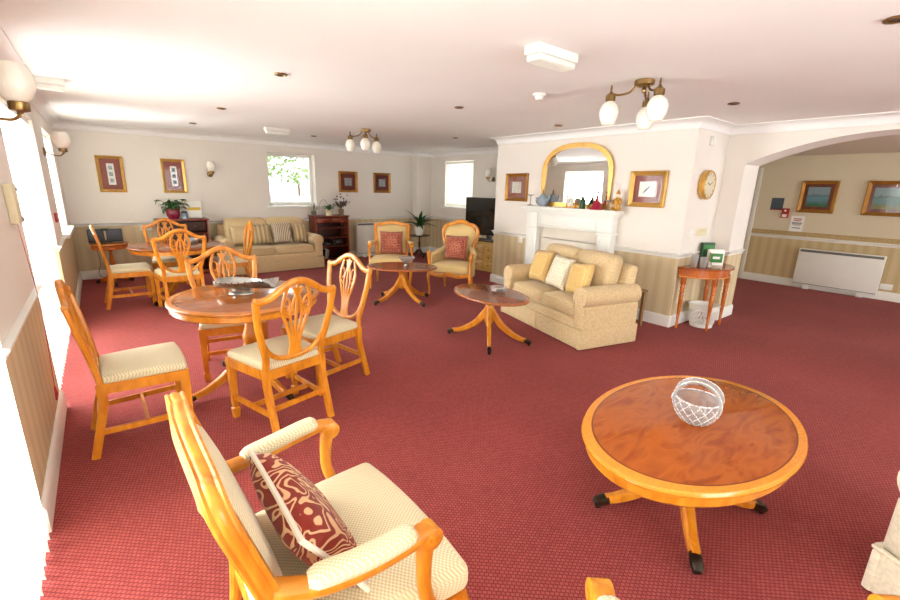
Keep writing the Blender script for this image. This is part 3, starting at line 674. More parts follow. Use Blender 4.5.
# ------------------------------------------------------------------ pedestal tables
def pedestal_table(name, label, cat, loc, rotz, a, b_, h, topmat, legs, foot_r, col_prof, apron, leg_h, lm=YEW, group=None, castor=True, thick=0.026, legw=0.045):
    t = thing(name, label, cat, loc, rotz, group)
    mb = MB(); k = b_/a
    mb.lathe([(0.0, h-thick), (a-0.016, h-thick), (a-0.004, h-thick+0.005), (a, h-thick*0.55), (a-0.002, h-thick*0.3), (a-0.008, h-0.002), (a-0.013, h), (0, h)], n=64, sy=k)
    mb.build('table_top', topmat, t, angle=25)
    if apron:
        mb = MB(); r = a-0.022
        mb.lathe([(r*0.3, h-thick-apron), (r-0.012, h-thick-apron), (r, h-thick-apron+0.012), (r, h-thick-0.012), (r+0.012, h-thick-0.004), (r+0.012, h-thick)], n=64, sy=(b_-0.022)/r); mb.build('apron', lm, t, angle=30)
    mb = MB(); mb.lathe([(r, z) for r, z in col_prof], n=24); mb.build('pedestal', lm, t, angle=40)
    for ang in legs:
        ca, sa = math.cos(ang), math.sin(ang); r_ = foot_r if not callable(foot_r) else foot_r(ang)
        pts = [(0.02+(r_-0.045)*(i/14), 0.05+(leg_h-0.085)*(1-i/14)**1.75+0.035*max(0, 1-i/4)) for i in range(15)]
        mb = MB(); n = len(pts)
        mb.sweep([(p.x*ca, p.x*sa, p.y) for p in [Vector((q[0], q[1])) for q in pts]], rrect(legw, 0.062, 0.22, 1), [(1.1-0.3*i/(n-1), 1.3-0.6*i/(n-1)) for i in range(n)]); lg = mb.build('leg', lm, t, angle=40)
        mb = MB(); mb.sweep([((r_-0.04)*ca, (r_-0.04)*sa, 0.05), ((r_-0.015)*ca, (r_-0.015)*sa, 0.046), ((r_+0.01)*ca, (r_+0.01)*sa, 0.036), ((r_+0.028)*ca, (r_+0.028)*sa, 0.024)], rrect(legw*0.92, 0.046, 0.35, 2), [1.0, 1.0, 1.0, 0.75]); mb.build('foot_cap', BRONZE, lg)
        mb = MB(); c = Vector(((r_+0.012)*ca, (r_+0.012)*sa, 0.016))
        mb.tube([c-Vector((-sa, ca, 0))*0.012, c+Vector((-sa, ca, 0))*0.012], 0.016, 12); mb.build('castor', BRONZE, lg)
    return t
def P2(*xs): return list(xs)
QUAD = [math.radians(a) for a in (38, 142, 218, 322)]
COLN = [(0.0, 0.17), (0.05, 0.17), (0.055, 0.2), (0.048, 0.235), (0.035, 0.26), (0.03, 0.32), (0.04, 0.36), (0.036, 0.375), (0.03, 0.385), (0.045, 0.40), (0.05, 0.41), (0.05, 0.47), (0.0, 0.47)]
pedestal_table('coffee_table', 'large oval flame-veneer coffee table carrying the cut glass basket', 'table', (2.15, 0.73, 0), 0, 0.68, 0.435, 0.51, TOP_NEAR, [math.atan2(0.265, 0.33), math.atan2(0.265, -0.35), math.atan2(-0.255, -0.37), math.atan2(-0.30, 0.33)], 0.41, COLN, 0.055, 0.27, YEW, group='oval pedestal coffee tables', thick=0.03, legw=0.058)
COLM = [(0.0, 0.19), (0.04, 0.19), (0.05, 0.22), (0.05, 0.27), (0.042, 0.3), (0.046, 0.33), (0.052, 0.36), (0.044, 0.385), (0.04, 0.395), (0.05, 0.41), (0.055, 0.43), (0.055, 0.49), (0.0, 0.49)]
pedestal_table('coffee_table', 'oval red-brown coffee table beside the near cream sofa, holding a glass ashtray', 'table', (3.12, 3.195, 0), math.radians(84), 0.50, 0.33, 0.52, TOP_MID, [math.radians(a) for a in (36, 144, 216, 324)], 0.44, COLM, 0, 0.33, YEW, group='oval pedestal coffee tables')
pedestal_table('coffee_table', 'oval red-brown coffee table before the two cream armchairs, holding a glass bowl', 'table', (3.21, 5.08, 0), math.radians(140), 0.495, 0.34, 0.51, TOP_MID, [math.radians(a) for a in (40, 140, 220, 320)], 0.42, COLM, 0, 0.33, YEW, group='oval pedestal coffee tables')
COLD = [(0.0, 0.2), (0.05, 0.2), (0.06, 0.23), (0.06, 0.28), (0.045, 0.31), (0.038, 0.34), (0.055, 0.37), (0.062, 0.41), (0.05, 0.45), (0.038, 0.48), (0.034, 0.56), (0.042, 0.6), (0.05, 0.61), (0.04, 0.625), (0.05, 0.65), (0.06, 0.66), (0.06, 0.70), (0, 0.70)]
pedestal_table('dining_table', 'round honey wood dining table carrying the silver fish dish', 'table', (0.80, 3.52, 0), 0, 0.54, 0.54, 0.745, TOP_DIN, [math.radians(a) for a in (194, 284, 14, 104)], 0.50, COLD, 0.055, 0.33, YEW)
pedestal_table('dining_table', 'round red-brown dining table in front of the sideboard with potted plant', 'table', (0.76, 6.95, 0), 0, 0.57, 0.57, 0.74, TOP_MID, [math.radians(a) for a in (45, 135, 225, 315)], 0.50, COLD, 0.055, 0.33, YEW)
COLS = [(0.0, 0.12), (0.03, 0.12), (0.035, 0.16), (0.03, 0.2), (0.02, 0.24), (0.03, 0.3), (0.036, 0.36), (0.022, 0.44), (0.018, 0.5), (0.03, 0.52), (0.03, 0.56), (0, 0.56)]
pedestal_table('drum_table', 'small round wooden drum table under the black radio set', 'table', (0.03, 8.42, 0), 0, 0.25, 0.25, 0.64, TOP_DIN, [math.radians(a) for a in (30, 150, 270)], 0.24, COLS, 0.07, 0.2, CONSOLE_W, thick=0.02, legw=0.03)
COLW = [(0.0, 0.1), (0.022, 0.1), (0.026, 0.14), (0.016, 0.2), (0.024, 0.27), (0.028, 0.32), (0.016, 0.38), (0.014, 0.44), (0.03, 0.47), (0.03, 0.49), (0, 0.49)]
pedestal_table('wine_table', 'small dark tripod table holding the white-potted lily', 'table', (5.72, 8.3, 0), 0, 0.27, 0.2, 0.51, MAHOG_D, [math.radians(a) for a in (20, 140, 260)], 0.22, COLW, 0, 0.17, MAHOG_D, thick=0.018, legw=0.026)

# ------------------------------------------------------------------ open-arm chairs
def make_open_armchair(label, group, fabric_m, pad_m, frame_m=YEW):
    t = thing('armchair', label, 'armchair', group=group)
    def by(z): return -0.19-(z-0.40)*0.30
    def seatshape(p):
        k = 0.5+0.5*p.y/0.28; wx = 0.84+0.16*k; d = max(0, 1-(p.x/0.36)**2); e = max(0, 1-(p.y/0.30)**2)
        return Vector((p.x*wx, p.y+0.02*max(0, p.y)/0.28*d, p.z+(0.045*d**0.6*e**0.6 if p.z > 0 else 0)))
    mb = MB(); mb.rbox((0, 0.01, 0.415), (0.68, 0.56, 0.09), 0.035, 3, seatshape, 6); mb.build('seat', fabric_m, t, angle=60)
    out = [(-0.27, -0.27), (0.27, -0.27), (0.335, 0.275)]+[(0.335-0.67*i/10, 0.275+0.03*math.sin(PI*i/10)) for i in range(1, 10)]+[(-0.335, 0.275)]
    mb = MB(); mb.prism(out, 'z', 0.305, 0.375); mb.build('seat_frame', frame_m, t)
    # back frame: posts and arched crest as one moulded loop
    loop = [(-0.235, 0.40), (-0.25, 0.55), (-0.268, 0.72), (-0.275, 0.86), (-0.276, 0.94), (-0.25, 0.972), (-0.20, 0.968), (-0.10, 0.992), (0, 1.005), (0.10, 0.992), (0.20, 0.968), (0.25, 0.972), (0.276, 0.94), (0.275, 0.86), (0.268, 0.72), (0.25, 0.55), (0.235, 0.40)]
    mould = [(-0.022, -0.024), (0.022, -0.024), (0.025, -0.018), (0.021, -0.012), (0.026, -0.006), (0.026, 0.006), (0.021, 0.012), (0.025, 0.018), (0.022, 0.024), (-0.022, 0.024), (-0.025, 0.018), (-0.021, 0.012), (-0.026, 0.006), (-0.026, -0.006), (-0.021, -0.012), (-0.025, -0.018)]
    mb = MB(); mb.sweep(bez([(x, by(z), z) for x, z in loop], 4), mould, up=(0, 1, 0)); mb.sweep([(-0.24, by(0.50), 0.50), (0.24, by(0.50), 0.50)], rrect(0.05, 0.04, 0.3), up=(0, 1, 0)); mb.build('back_frame', frame_m, t, angle=50)
    # padded back
    n = 8; vs_ = []; fs = []
    for sd, th in ((1, 0.035), (-1, 0.02)):
        for i in range(n+1):
            for j in range(n+1):
                u = -1+2*i/n; v_ = j/n; z = 0.505+v_*(0.465-0.03*u*u); hw2 = 0.215+0.035*min(1, v_*1.6)-0.02*max(0, v_-0.85)/0.15
                k = max(0, (1-u**4)*(1-(2*v_-1)**4))**0.5
                vs_.append((u*hw2, by(z)+sd*(0.006+th*k), z))
    m_ = n+1
    for sd in (0, 1):
        for i in range(n):
            for j in range(n):
                q = (sd*m_*m_+i*m_+j, sd*m_*m_+(i+1)*m_+j, sd*m_*m_+(i+1)*m_+j+1, sd*m_*m_+i*m_+j+1); fs.append(q)
    edge = [i*m_ for i in range(m_)]+[n*m_+j for j in range(1, m_)]+[i*m_+n for i in range(n-1, -1, -1)]+[j for j in range(n-1, 0, -1)]
    for a in range(len(edge)): b2 = edge[(a+1) % len(edge)]; fs.append((edge[a], b2, b2+m_*m_, edge[a]+m_*m_))
    mb = MB(); mb.add(vs_, fs); mb.build('backrest', fabric_m, t, angle=60)
    for sx in (-1, 1):
        mb = MB()
        arm = bez([(sx*0.262, by(0.69), 0.69), (sx*0.30, -0.18, 0.672), (sx*0.325, -0.07, 0.672), (sx*0.338, 0.05, 0.685), (sx*0.335, 0.10, 0.69), (sx*0.33, 0.13, 0.676)], 5)
        mb.sweep(arm, rrect(0.05, 0.04, 0.35, 2), [(0.75, 0.9), *[(1, 1)]*(len(arm)-2), (0.95, 0.95)])
        # scrolled hand end
        mb.lathe([(0.0, -0.029), (0.03, -0.029), (0.034, -0.024), (0.034, 0.024), (0.03, 0.029), (0.018, 0.031), (0.016, 0.027), (0.0, 0.027)], n=16) if False else None
        sc = MB(); c = Vector((sx*0.332, 0.125, 0.668))
        for dx, r in ((0.0, 0.034),):
            mb.tube([c+Vector((-0.027, 0, 0)), c+Vector((-0.024, 0, 0)), c+Vector((0.024, 0, 0)), c+Vector((0.027, 0, 0))], r, 16, [0.85, 1, 1, 0.85])
        mb.tube([c+Vector((-0.031, 0, 0)), c+Vector((0.031, 0, 0))], 0.013, 12)
        # serpentine support
        sup = bez([(sx*0.332, 0.115, 0.655), (sx*0.336, 0.108, 0.58), (sx*0.338, 0.11, 0.50), (sx*0.328, 0.135, 0.42), (sx*0.318, 0.16, 0.35)], 5)
        mb.sweep(sup, rrect(0.044, 0.05, 0.35, 2), [1-0.22*math.sin(PI*i/(len(sup)-1)) for i in range(len(sup))], up=(0, 1, 0))
        a = mb.build('arm', frame_m, t, angle=50)
        mb = MB(); pp = bez([(sx*0.295, -0.195, 0.694), (sx*0.318, -0.09, 0.696), (sx*0.332, 0.0, 0.704), (sx*0.336, 0.075, 0.712)], 4); n2 = len(pp)
        mb.sweep(pp, rrect(0.066, 0.05, 0.5, 4), [(0.55+0.45*min(1, 3*math.sin(PI*(i+0.3)/(n2-0.4))), 0.45+0.55*min(1, 2.5*math.sin(PI*(i+0.3)/(n2-0.4)))) for i in range(n2)]); mb.build('arm_pad', pad_m, a, angle=60)
        for y, rear in ((0.255, 0), (-0.25, 1)):
            x = sx*(0.31 if not rear else 0.245); o_ = 0.02 if not rear else -0.02
            if not rear: pth = [(x, y, 0.36), (x+sx*0.018, y+0.02, 0.28), (x+sx*0.008, y+0.008, 0.16), (x-sx*0.002, y-0.002, 0.06), (x+sx*0.004, y+0.01, 0.025), (x+sx*0.006, y+0.016, 0.0)]
            else: pth = [(x, y, 0.42), (x, y-0.01, 0.3), (x+sx*0.005, y-0.03, 0.15), (x+sx*0.008, y-0.06, 0.0)]
            q = bez(pth, 4); mb = MB(); mb.tube(q, 0.03, 10, [1.0-0.52*min(1, i/(len(q)*0.75)) for i in range(len(q))], up=(0, 1, 0)); mb.build('leg', frame_m, t)
    return t
GA = 'cream armchairs with honey wood frames'
A1 = make_open_armchair('open-arm chair in cream diamond fabric with red scroll cushion, beside the blinds', GA, ARM_F, ARM_F)
A1.location = (0.455, 1.12, 0); A1.rotation_euler = (0, 0, hd(0))
dup(A1, (0.967, 0.085, 0), hd(49), 'open-arm cream chair with no cushion, beside the large flame-veneer coffee table', GA)
A2 = make_open_armchair('open-arm golden cream chair with red cushion, in front of the white storage heater', GA, ARM_GOLD, ARM_GOLD)
A2.location = (3.62, 6.06, 0); A2.rotation_euler = (0, 0, hd(236))

# ------------------------------------------------------------------ spoon-back chair with closed upholstered arms
def make_spoon_chair(label, group):
    t = thing('armchair', label, 'armchair', group=group)
    def by(z): return -0.24-(z-0.40)*0.22
    def seatshape(p):
        k = 0.5+0.5*p.y/0.28; wx = 0.8+0.2*k; d = max(0, 1-(p.x/0.33)**2); e = max(0, 1-(p.y/0.30)**2)
        return Vector((p.x*wx, p.y+0.03*max(0, p.y)/0.28*d, p.z+(0.04*d**0.6*e**0.6 if p.z > 0 else 0)))
    mb = MB(); mb.rbox((0, 0.01, 0.40), (0.60, 0.56, 0.11), 0.04, 3, seatshape, 6); mb.build('seat', ARM_GOLD, t, angle=60)
    front = [(0.31-0.62*i/12, 0.28+0.035*math.sin(PI*i/12)) for i in range(13)]
    mb = MB(); mb.sweep([(x, y, 0.325+0.012*math.cos(4*PI*i/12)) for i, (x, y) in enumerate(front)], rrect(0.03, 0.06, 0.3)); mb.build('front_rail', YEW, t)
    mb = MB(); mb.prism([(-0.25, -0.27), (0.25, -0.27), (0.30, 0.27), (-0.30, 0.27)], 'z', 0.30, 0.36); mb.build('seat_base', ARM_GOLD, t)
    loop = [(-0.19, 0.42), (-0.185, 0.52), (-0.20, 0.62), (-0.255, 0.76), (-0.285, 0.88), (-0.265, 0.97), (-0.20, 1.02), (-0.13, 1.03), (-0.07, 1.06), (0, 1.075), (0.07, 1.06), (0.13, 1.03), (0.20, 1.02), (0.265, 0.97), (0.285, 0.88), (0.255, 0.76), (0.20, 0.62), (0.185, 0.52), (0.19, 0.42)]
    L = bez([(x, by(z), z) for x, z in loop], 4); n = len(L)
    mb = MB(); mb.sweep(L, rrect(0.056, 0.045, 0.4, 3), [1+0.25*math.exp(-((i-n/2)/9)**2) for i in range(n)], up=(0, 1, 0)); mb.build('back_frame', YEW, t, angle=50)
    # oval padded back
    n = 10; vs_ = []; fs = []
    def half(z):
        pts = [(0.46, 0.165), (0.6, 0.175), (0.75, 0.232), (0.88, 0.262), (0.96, 0.235), (1.0, 0.19), (1.03, 0.13)]
        for (z0, a), (z1, b2) in zip(pts, pts[1:]):
            if z <= z1: return a+(b2-a)*max(0, (z-z0))/(z1-z0)
        return pts[-1][1]
    for sd, th in ((1, 0.05), (-1, 0.02)):
        for i in range(n+1):
            for j in range(n+1):
                u = -1+2*i/n; v_ = j/n; z = 0.46+v_*0.57; k = max(0, (1-u**4)*(1-(2*v_-1)**4))**0.5
                vs_.append((u*half(z), by(z)+sd*(0.006+th*k), z))
    m_ = n+1
    for sd in (0, 1):
        for i in range(n):
            for j in range(n): o_ = sd*m_*m_; fs.append((o_+i*m_+j, o_+(i+1)*m_+j, o_+(i+1)*m_+j+1, o_+i*m_+j+1))
    edge = [i*m_ for i in range(m_)]+[n*m_+j for j in range(1, m_)]+[i*m_+n for i in range(n-1, -1, -1)]+[j for j in range(n-1, 0, -1)]
    for a in range(len(edge)): b2 = edge[(a+1) % len(edge)]; fs.append((edge[a], b2, b2+m_*m_, edge[a]+m_*m_))
    mb = MB(); mb.add(vs_, fs); mb.build('backrest', ARM_GOLD, t, angle=60)
    for sx in (-1, 1):
        # closed arm: an upholstered panel with a rolled top
        mb = MB(); q = bez([(sx*0.205, -0.25, 0.66), (sx*0.28, -0.12, 0.61), (sx*0.315, 0.06, 0.585), (sx*0.325, 0.215, 0.59)], 5)
        mb.sweep(q, rrect(0.085, 0.075, 0.5, 4)); lo = []
        for p in q: lo.append((p.x, p.y, 0.44))
        mb.sweep(lo, rect(0.055, 0.27)); a = mb.build('arm', ARM_GOLD, t, angle=60)
        mb = MB(); q = bez([(sx*0.327, 0.235, 0.645), (sx*0.33, 0.262, 0.61), (sx*0.325, 0.255, 0.54), (sx*0.315, 0.262, 0.45), (sx*0.318, 0.275, 0.36), (sx*0.322, 0.29, 0.28), (sx*0.312, 0.28, 0.16), (sx*0.306, 0.27, 0.06), (sx*0.312, 0.285, 0.0)], 4); n2 = len(q)
        mb.sweep(q, rrect(0.052, 0.05, 0.4, 3), [1.05-0.25*math.sin(PI*i/n2) if i < n2*0.55 else max(0.5, 1.1-1.2*(i/n2-0.55)/0.35) for i in range(n2)], up=(0, 1, 0)); mb.build('front_post', YEW, t, angle=50)
        mb = MB(); q = bez([(sx*0.22, -0.25, 0.36), (sx*0.225, -0.27, 0.2), (sx*0.23, -0.32, 0.0)], 4); mb.tube(q, 0.026, 10, [1-0.4*i/len(q) for i in range(len(q))], up=(0, 1, 0)); mb.build('leg', YEW, t)
    return t
SP = make_spoon_chair('spoon-back golden cream chair with closed arms beside the pine drawers', GA)
SP.location = (4.185, 5.12, 0); SP.rotation_euler = (0, 0, hd(216))

# ------------------------------------------------------------------ sofas and the damask easy chair (local: +y is the front)
def make_sofa(name, label, cat, loc, rotz, L, D, fab, seats, arm_h=0.65, back_h=0.93, group=None):
    t = thing(name, label, cat, loc, rotz, group); aw = 0.2; inn = L-2*aw; f = D/2
    mb = MB(); mb.rbox((0, -0.02, 0.265), (L-0.12, D-0.14, 0.2), 0.03, 2); mb.build('base', fab, t)
    # valance skirt with corner pleats
    mb = MB(); n = 40
    mb.rbox((0, f-0.05, 0.105), (L-0.06, 0.03, 0.19), 0.008, 1); mb.rbox((0, -f+0.05, 0.105), (L-0.06, 0.03, 0.19), 0.008, 1)
    for sx in (-1, 1): mb.rbox((sx*(L/2-0.04), 0, 0.105), (0.03, D-0.1, 0.19), 0.008, 1)
    for x in (-L/2+0.05, L/2-0.05): mb.rbox((x, f-0.045, 0.105), (0.035, 0.04, 0.19), 0.008, 1)
    mb.rbox((0, f-0.04, 0.105), (0.02, 0.03, 0.19), 0.006, 1)
    mb.rbox((0, f-0.04, 0.208), (L-0.05, 0.028, 0.018), 0.008, 2)
    for sx in (-1, 1): mb.rbox((sx*(L/2-0.035), 0, 0.208), (0.028, D-0.09, 0.018), 0.008, 2)
    mb.build('skirt', fab, t)
    mb = MB(); mb.rbox((0, f-0.075, 0.255), (inn+0.1, 0.06, 0.1), 0.02, 2); mb.build('front_border', fab, t)
    for sx in (-1, 1):      # scroll arms
        x = sx*(L/2-0.115); prof = []
        mb = MB(); r = 0.108; cz = arm_h-r
        out = [(-0.075, 0.2), (-0.07, cz-0.06)]+[(-0.005+r*math.cos(a), cz+r*math.sin(a)) for a in [math.radians(g) for g in range(215, -60, -15)]]+[(0.075, cz-0.1), (0.075, 0.2)]
        out = [(x+sx*p[0]*1.0, p[1]) for p in out]
        ys = [(-f+0.06, 0.98), (-f*0.2, 1.0), (f-0.09, 1.0), (f-0.07, 0.985)]
        k = len(out); vs_ = []; cx_ = sum(p[0] for p in out)/k; cz_ = sum(p[1] for p in out)/k
        for y, s_ in ys:
            for px, pz in out: vs_.append((cx_+(px-cx_)*s_, y, cz_+(pz-cz_)*s_))
        fs = [(i*k+q, i*k+(q+1) % k, (i+1)*k+(q+1) % k, (i+1)*k+q) for i in range(len(ys)-1) for q in range(k)]+[list(range(k)), [(len(ys)-1)*k+q for q in range(k)]]
        mb.add(vs_, fs); a = mb.build('arm', fab, t, angle=40)
        mb = MB()       # padded front facing following the scroll
        vs_ = []
        for y, s_ in ((f-0.075, 0.95), (f-0.05, 0.9), (f-0.045, 0.8)):
            for px, pz in out: vs_.append((cx_+(px-cx_)*s_, y, cz_+(pz-cz_)*s_))
        fs = [(i*k+q, i*k+(q+1) % k, (i+1)*k+(q+1) % k, (i+1)*k+q) for i in range(2) for q in range(k)]+[list(range(k)), [2*k+q for q in range(k)]]
        mb.add(vs_, fs); mb.build('arm_facing', fab, a, angle=50)
    mb = MB(); lean = lambda p: Vector((p.x*(1-0.03*(p.z/0.4+0.5)), p.y-0.18*(p.z+0.1), p.z)); mb.rbox((0, -f+0.16, 0.52), (L-0.16, 0.12, 0.64), 0.05, 3, lean, 2); mb.build('back', fab, t, angle=60)
    w_ = inn/seats
    for i in range(seats):
        cx = -inn/2+w_*(i+0.5)
        def puff(p, w_=w_): return Vector((p.x, p.y+(0.012 if p.y > 0.2 else 0), p.z+(0.03*max(0, 1-(2*p.x/w_)**2)*max(0, 1-(p.y/0.36)**2) if p.z > 0 else 0)))
        mb = MB(); mb.rbox((cx, 0.06, 0.375), (w_-0.006, D-0.28, 0.15), 0.055, 3, puff, 6); c = mb.build('seat_cushion', fab, t, angle=60)
        mb = MB(); y = 0.06+(D-0.28)/2+0.004
        mb.tube([(cx-w_/2+0.03, y, 0.435), (cx, y+0.008, 0.44), (cx+w_/2-0.03, y, 0.435)], 0.006, 6); mb.build('piping', fab, c)
        def bpuff(p, w_=w_):
            d = max(0, 1-(2*p.x/w_)**2)*max(0, 1-(p.z/0.26)**2)
            return Vector((p.x, p.y-0.20*p.z+(0.05*d if p.y > 0 else 0), p.z+0.018*max(0, 1-(2*p.x/w_)**2)*(1 if p.z > 0.1 else 0)))
        mb = MB(); mb.rbox((cx, -f+0.27, back_h-0.245), (w_+0.01, 0.17, 0.48), 0.07, 3, bpuff, 6); c = mb.build('back_cushion', fab, t, angle=60)
        mb = MB(); z = back_h-0.015; q = bez([(cx-w_/2+0.02, -f+0.285-0.01, z-0.05), (cx-w_/2+0.05, -f+0.285-0.03, z), (cx, -f+0.30-0.03, z+0.018), (cx+w_/2-0.05, -f+0.285-0.03, z), (cx+w_/2-0.02, -f+0.285-0.01, z-0.05)], 4)
        mb.tube(q, 0.007, 6); mb.build('piping', fab, c)
    return t
SA = math.atan2(1.5, 0.37)     # direction of the near sofa's front edge
sd = Vector((math.cos(SA), math.sin(SA))); sn = Vector((-sd.y, sd.x))      # sn = front normal
def sofa_loc(front_right, L, D):
    fr = Vector(front_right); c = fr+sd*L/2-sn*D/2; return (c.x, c.y, 0)
S1 = make_sofa('sofa', 'cream damask two-seat sofa with three cushions in front of the fireplace', 'sofa', sofa_loc((3.60, 2.37), 1.60, 0.86), math.atan2(sn.y, sn.x)-PI/2, 1.60, 0.86, SOFA_F, 2, group='cream damask sofas')
S2 = make_sofa('sofa', 'beige two-seat sofa with striped and checked cushions under the window', 'sofa', (2.43, 8.52, 0), hd(-90), 1.84, 0.9, SOFA_F2, 2, back_h=0.95, group='cream damask sofas')
make_sofa('easy_chair', 'pale damask easy chair beside the large flame-veneer coffee table', 'armchair', (2.43, -0.535, 0), hd(150), 0.92, 0.86, fabric('pale_damask', '#d3c8b0', '#ddd3bd', 'damask', 40), 1)

# ------------------------------------------------------------------ scatter cushions (each one a thing)
def cushion(label, at, heading, tilt, w_, h, t_, fab, pipe=None, roll=0.0, group=None, lift=0.0):
    """stands on its lower edge at 'at', front facing 'heading', leaning back by tilt degrees"""
    mb = MB(); mb.pillow(w_, h, t_); mb.v = [p+Vector((0, 0, h/2)) for p in mb.v]
    o = mb.build('cushion', fab, None, angle=80, merge=True); tag(o, label, 'cushion', group)
    o.rotation_euler = (Matrix.Rotation(hd(heading), 4, 'Z') @ Matrix.Rotation(math.radians(tilt), 4, 'X') @ Matrix.Rotation(math.radians(roll), 4, 'Y')).to_euler()
    o.location = at
    if pipe:
        p = []; n = 10
        for sgn, ax in ((1, 0), (1, 1), (-1, 0), (-1, 1)):
            for i in range(n):
                s_ = -1+2*i/n
                u, v_ = [(s_, -1), (1, s_), (-s_, 1), (-1, -s_)][{(1, 0): 0, (1, 1): 1, (-1, 0): 2, (-1, 1): 3}[(sgn, ax)]]
                p.append((u*w_/2*(1-0.06*(1-v_*v_))*1.0, 0, v_*h/2*(1-0.06*(1-u*u))+h/2))
        q = MB(); q.tube(p, 0.008, 6, closed=True, up=(0, 1, 0)); q.build('piping', pipe, o)
    return o
cushion('red scroll damask cushion with white piping on the open-arm chair by the blinds', (0.435, 1.10, 0.505), 0, 33, 0.46, 0.31, 0.13, RED_F, PIPING)
def local(o, x, y, z):
    a = o.rotation_euler[2]; return (o.location[0]+x*math.cos(a)-y*math.sin(a), o.location[1]+x*math.sin(a)+y*math.cos(a), z)
cushion('dark red patterned cushion on the open-arm chair by the storage heater', local(A2, 0.0, -0.05, 0.512), 236, 17, 0.38, 0.38, 0.13, RED_F2)
cushion('dark red patterned cushion on the spoon-back chair', local(SP, 0.0, -0.06, 0.505), 216, 13, 0.36, 0.38, 0.13, RED_F2)
sh = math.degrees(math.atan2(sn.y, sn.x))
cushion('gold textured cushion leaning against the scroll arm farther from the console table', local(S1, 0.385, 0.14, 0.489), sh-4, 20, 0.37, 0.40, 0.14, GOLD_F, None, 4)
cushion('cream tufted cushion in the middle of the fireplace sofa', local(S1, 0.01, 0.16, 0.489), sh, 20, 0.35, 0.38, 0.14, CREAMTUFT_F, None, -3)
cushion('gold textured cushion slumped against the scroll arm nearer the console table', local(S1, -0.375, 0.175, 0.492), sh, 20, 0.33, 0.36, 0.14, GOLD_F, None, 6)
cushion('beige striped cushion between the pale and the checked cushions on the beige sofa', (2.27, 8.40, 0.489), -90, 18, 0.36, 0.38, 0.13, STRIPE_F)
cushion('cream and brown checked cushion on the beige sofa', (2.645, 8.385, 0.489), -90, 18, 0.37, 0.40, 0.13, CHECK_F)
cushion('beige striped cushion beside the scroll arm by the bookcase', (2.975, 8.39, 0.491), -90, 17, 0.27, 0.36, 0.12, STRIPE_F)
cushion('pale cushion in the corner of the beige sofa by the sideboard', (1.905, 8.39, 0.491), -90, 17, 0.32, 0.36, 0.12, SOFA_F2)

# ------------------------------------------------------------------ fireplace surround, mirror and the mantel ornaments
def wbox(mb, x0, x1, y0, y1, z0, z1, r=0.006): mb.rbox(((x0+x1)/2, (y0+y1)/2, (z0+z1)/2), (abs(x1-x0), abs(y1-y0), abs(z1-z0)), r, 1)
FP = thing('fireplace_surround', 'white painted fireplace surround with panelled frieze and mantel shelf', 'fireplace', (XF, 3.82, 0))
F_ = lambda mb, x0, x1, y0, y1, z0, z1, r=0.006: wbox(mb, -x0, -x1, y0-3.82, y1-3.82, z0, z1, r)
mb = MB(); F_(mb, 0.001, 0.21, 3.01, 4.61, 1.325, 1.36); F_(mb, 0.001, 0.19, 3.04, 4.58, 1.30, 1.325); F_(mb, 0.001, 0.17, 3.05, 4.57, 1.275, 1.30); mb.build('mantel_shelf', WHITE, FP)
mb = MB(); F_(mb, 0.001, 0.12, 3.2, 4.42, 1.06, 1.275); mb.build('frieze', WHITE, FP)
mb = MB(); F_(mb, 0.12, 0.13, 3.33, 4.29, 1.225, 1.24, 0.003); F_(mb, 0.12, 0.13, 3.33, 4.29, 1.095, 1.11, 0.003); F_(mb, 0.12, 0.13, 3.33, 3.345, 1.11, 1.225, 0.003); F_(mb, 0.12, 0.13, 4.275, 4.29, 1.11, 1.225, 0.003); mb.build('frieze_panel', WHITE, FP)
for y0, y1 in ((3.08, 3.29), (4.33, 4.54)):
    mb = MB(); F_(mb, 0.001, 0.14, y0, y1, 1.06, 1.275); F_(mb, 0.001, 0.155, y0-0.012, y1+0.012, 1.03, 1.06); mb.build('corner_block', WHITE, FP)
    mb = MB(); F_(mb, 0.001, 0.13, y0+0.005, y1-0.005, 0.15, 1.03); F_(mb, 0.001, 0.15, y0-0.008, y1+0.008, 0.0, 0.15)
    F_(mb, 0.13, 0.138, y0+0.035, y0+0.05, 0.22, 0.97, 0.003); F_(mb, 0.13, 0.138, y1-0.05, y1-0.035, 0.22, 0.97, 0.003); mb.build('pilaster', WHITE, FP)
mb = MB(); F_(mb, 0.001, 0.03, 3.29, 4.33, 0.0, 1.06, 0.002); mb.build('back_panel', MARBLE, FP)
mb = MB(); F_(mb, 0.03, 0.06, 4.16, 4.28, 0.60, 0.70, 0.004); mb.build('gas_control', BLACK, FP)

# arched overmantel mirror
MR = thing('arched_mirror', 'gilt framed overmantel mirror with an arched top standing on the mantel shelf', 'mirror', (XF-0.005, 3.80, 1.361))
def arch_pts(hw2, z0, zs2, ztop, n=18):
    pts = [(hw2, z0), (hw2, zs2)]
    for i in range(1, n):
        a = PI*i/n; e = 0.82
        pts.append((hw2*math.copysign(abs(math.cos(a))**e, math.cos(a)), zs2+(ztop-zs2)*math.sin(a)**e))
    return pts+[(-hw2, zs2), (-hw2, z0)]
mb = MB(); loop = arch_pts(0.555, 0.035, 0.46, 0.84)
mb.sweep([(-0.022, y, z) for y, z in loop], [(-0.032, -0.018), (0.032, -0.018), (0.032, 0.006), (0.022, 0.022), (0.011, 0.012), (0.0, 0.026), (-0.013, 0.014), (-0.024, 0.02), (-0.032, 0.004)], up=(1, 0, 0), closed=True)
mb.build('mirror_frame', GOLD, MR, angle=40)
mb = MB(); mb.prism(arch_pts(0.535, 0.05, 0.46, 0.82), 'x', -0.02, -0.014); mb.build('mirror_glass', MIRROR, MR, smooth=False)

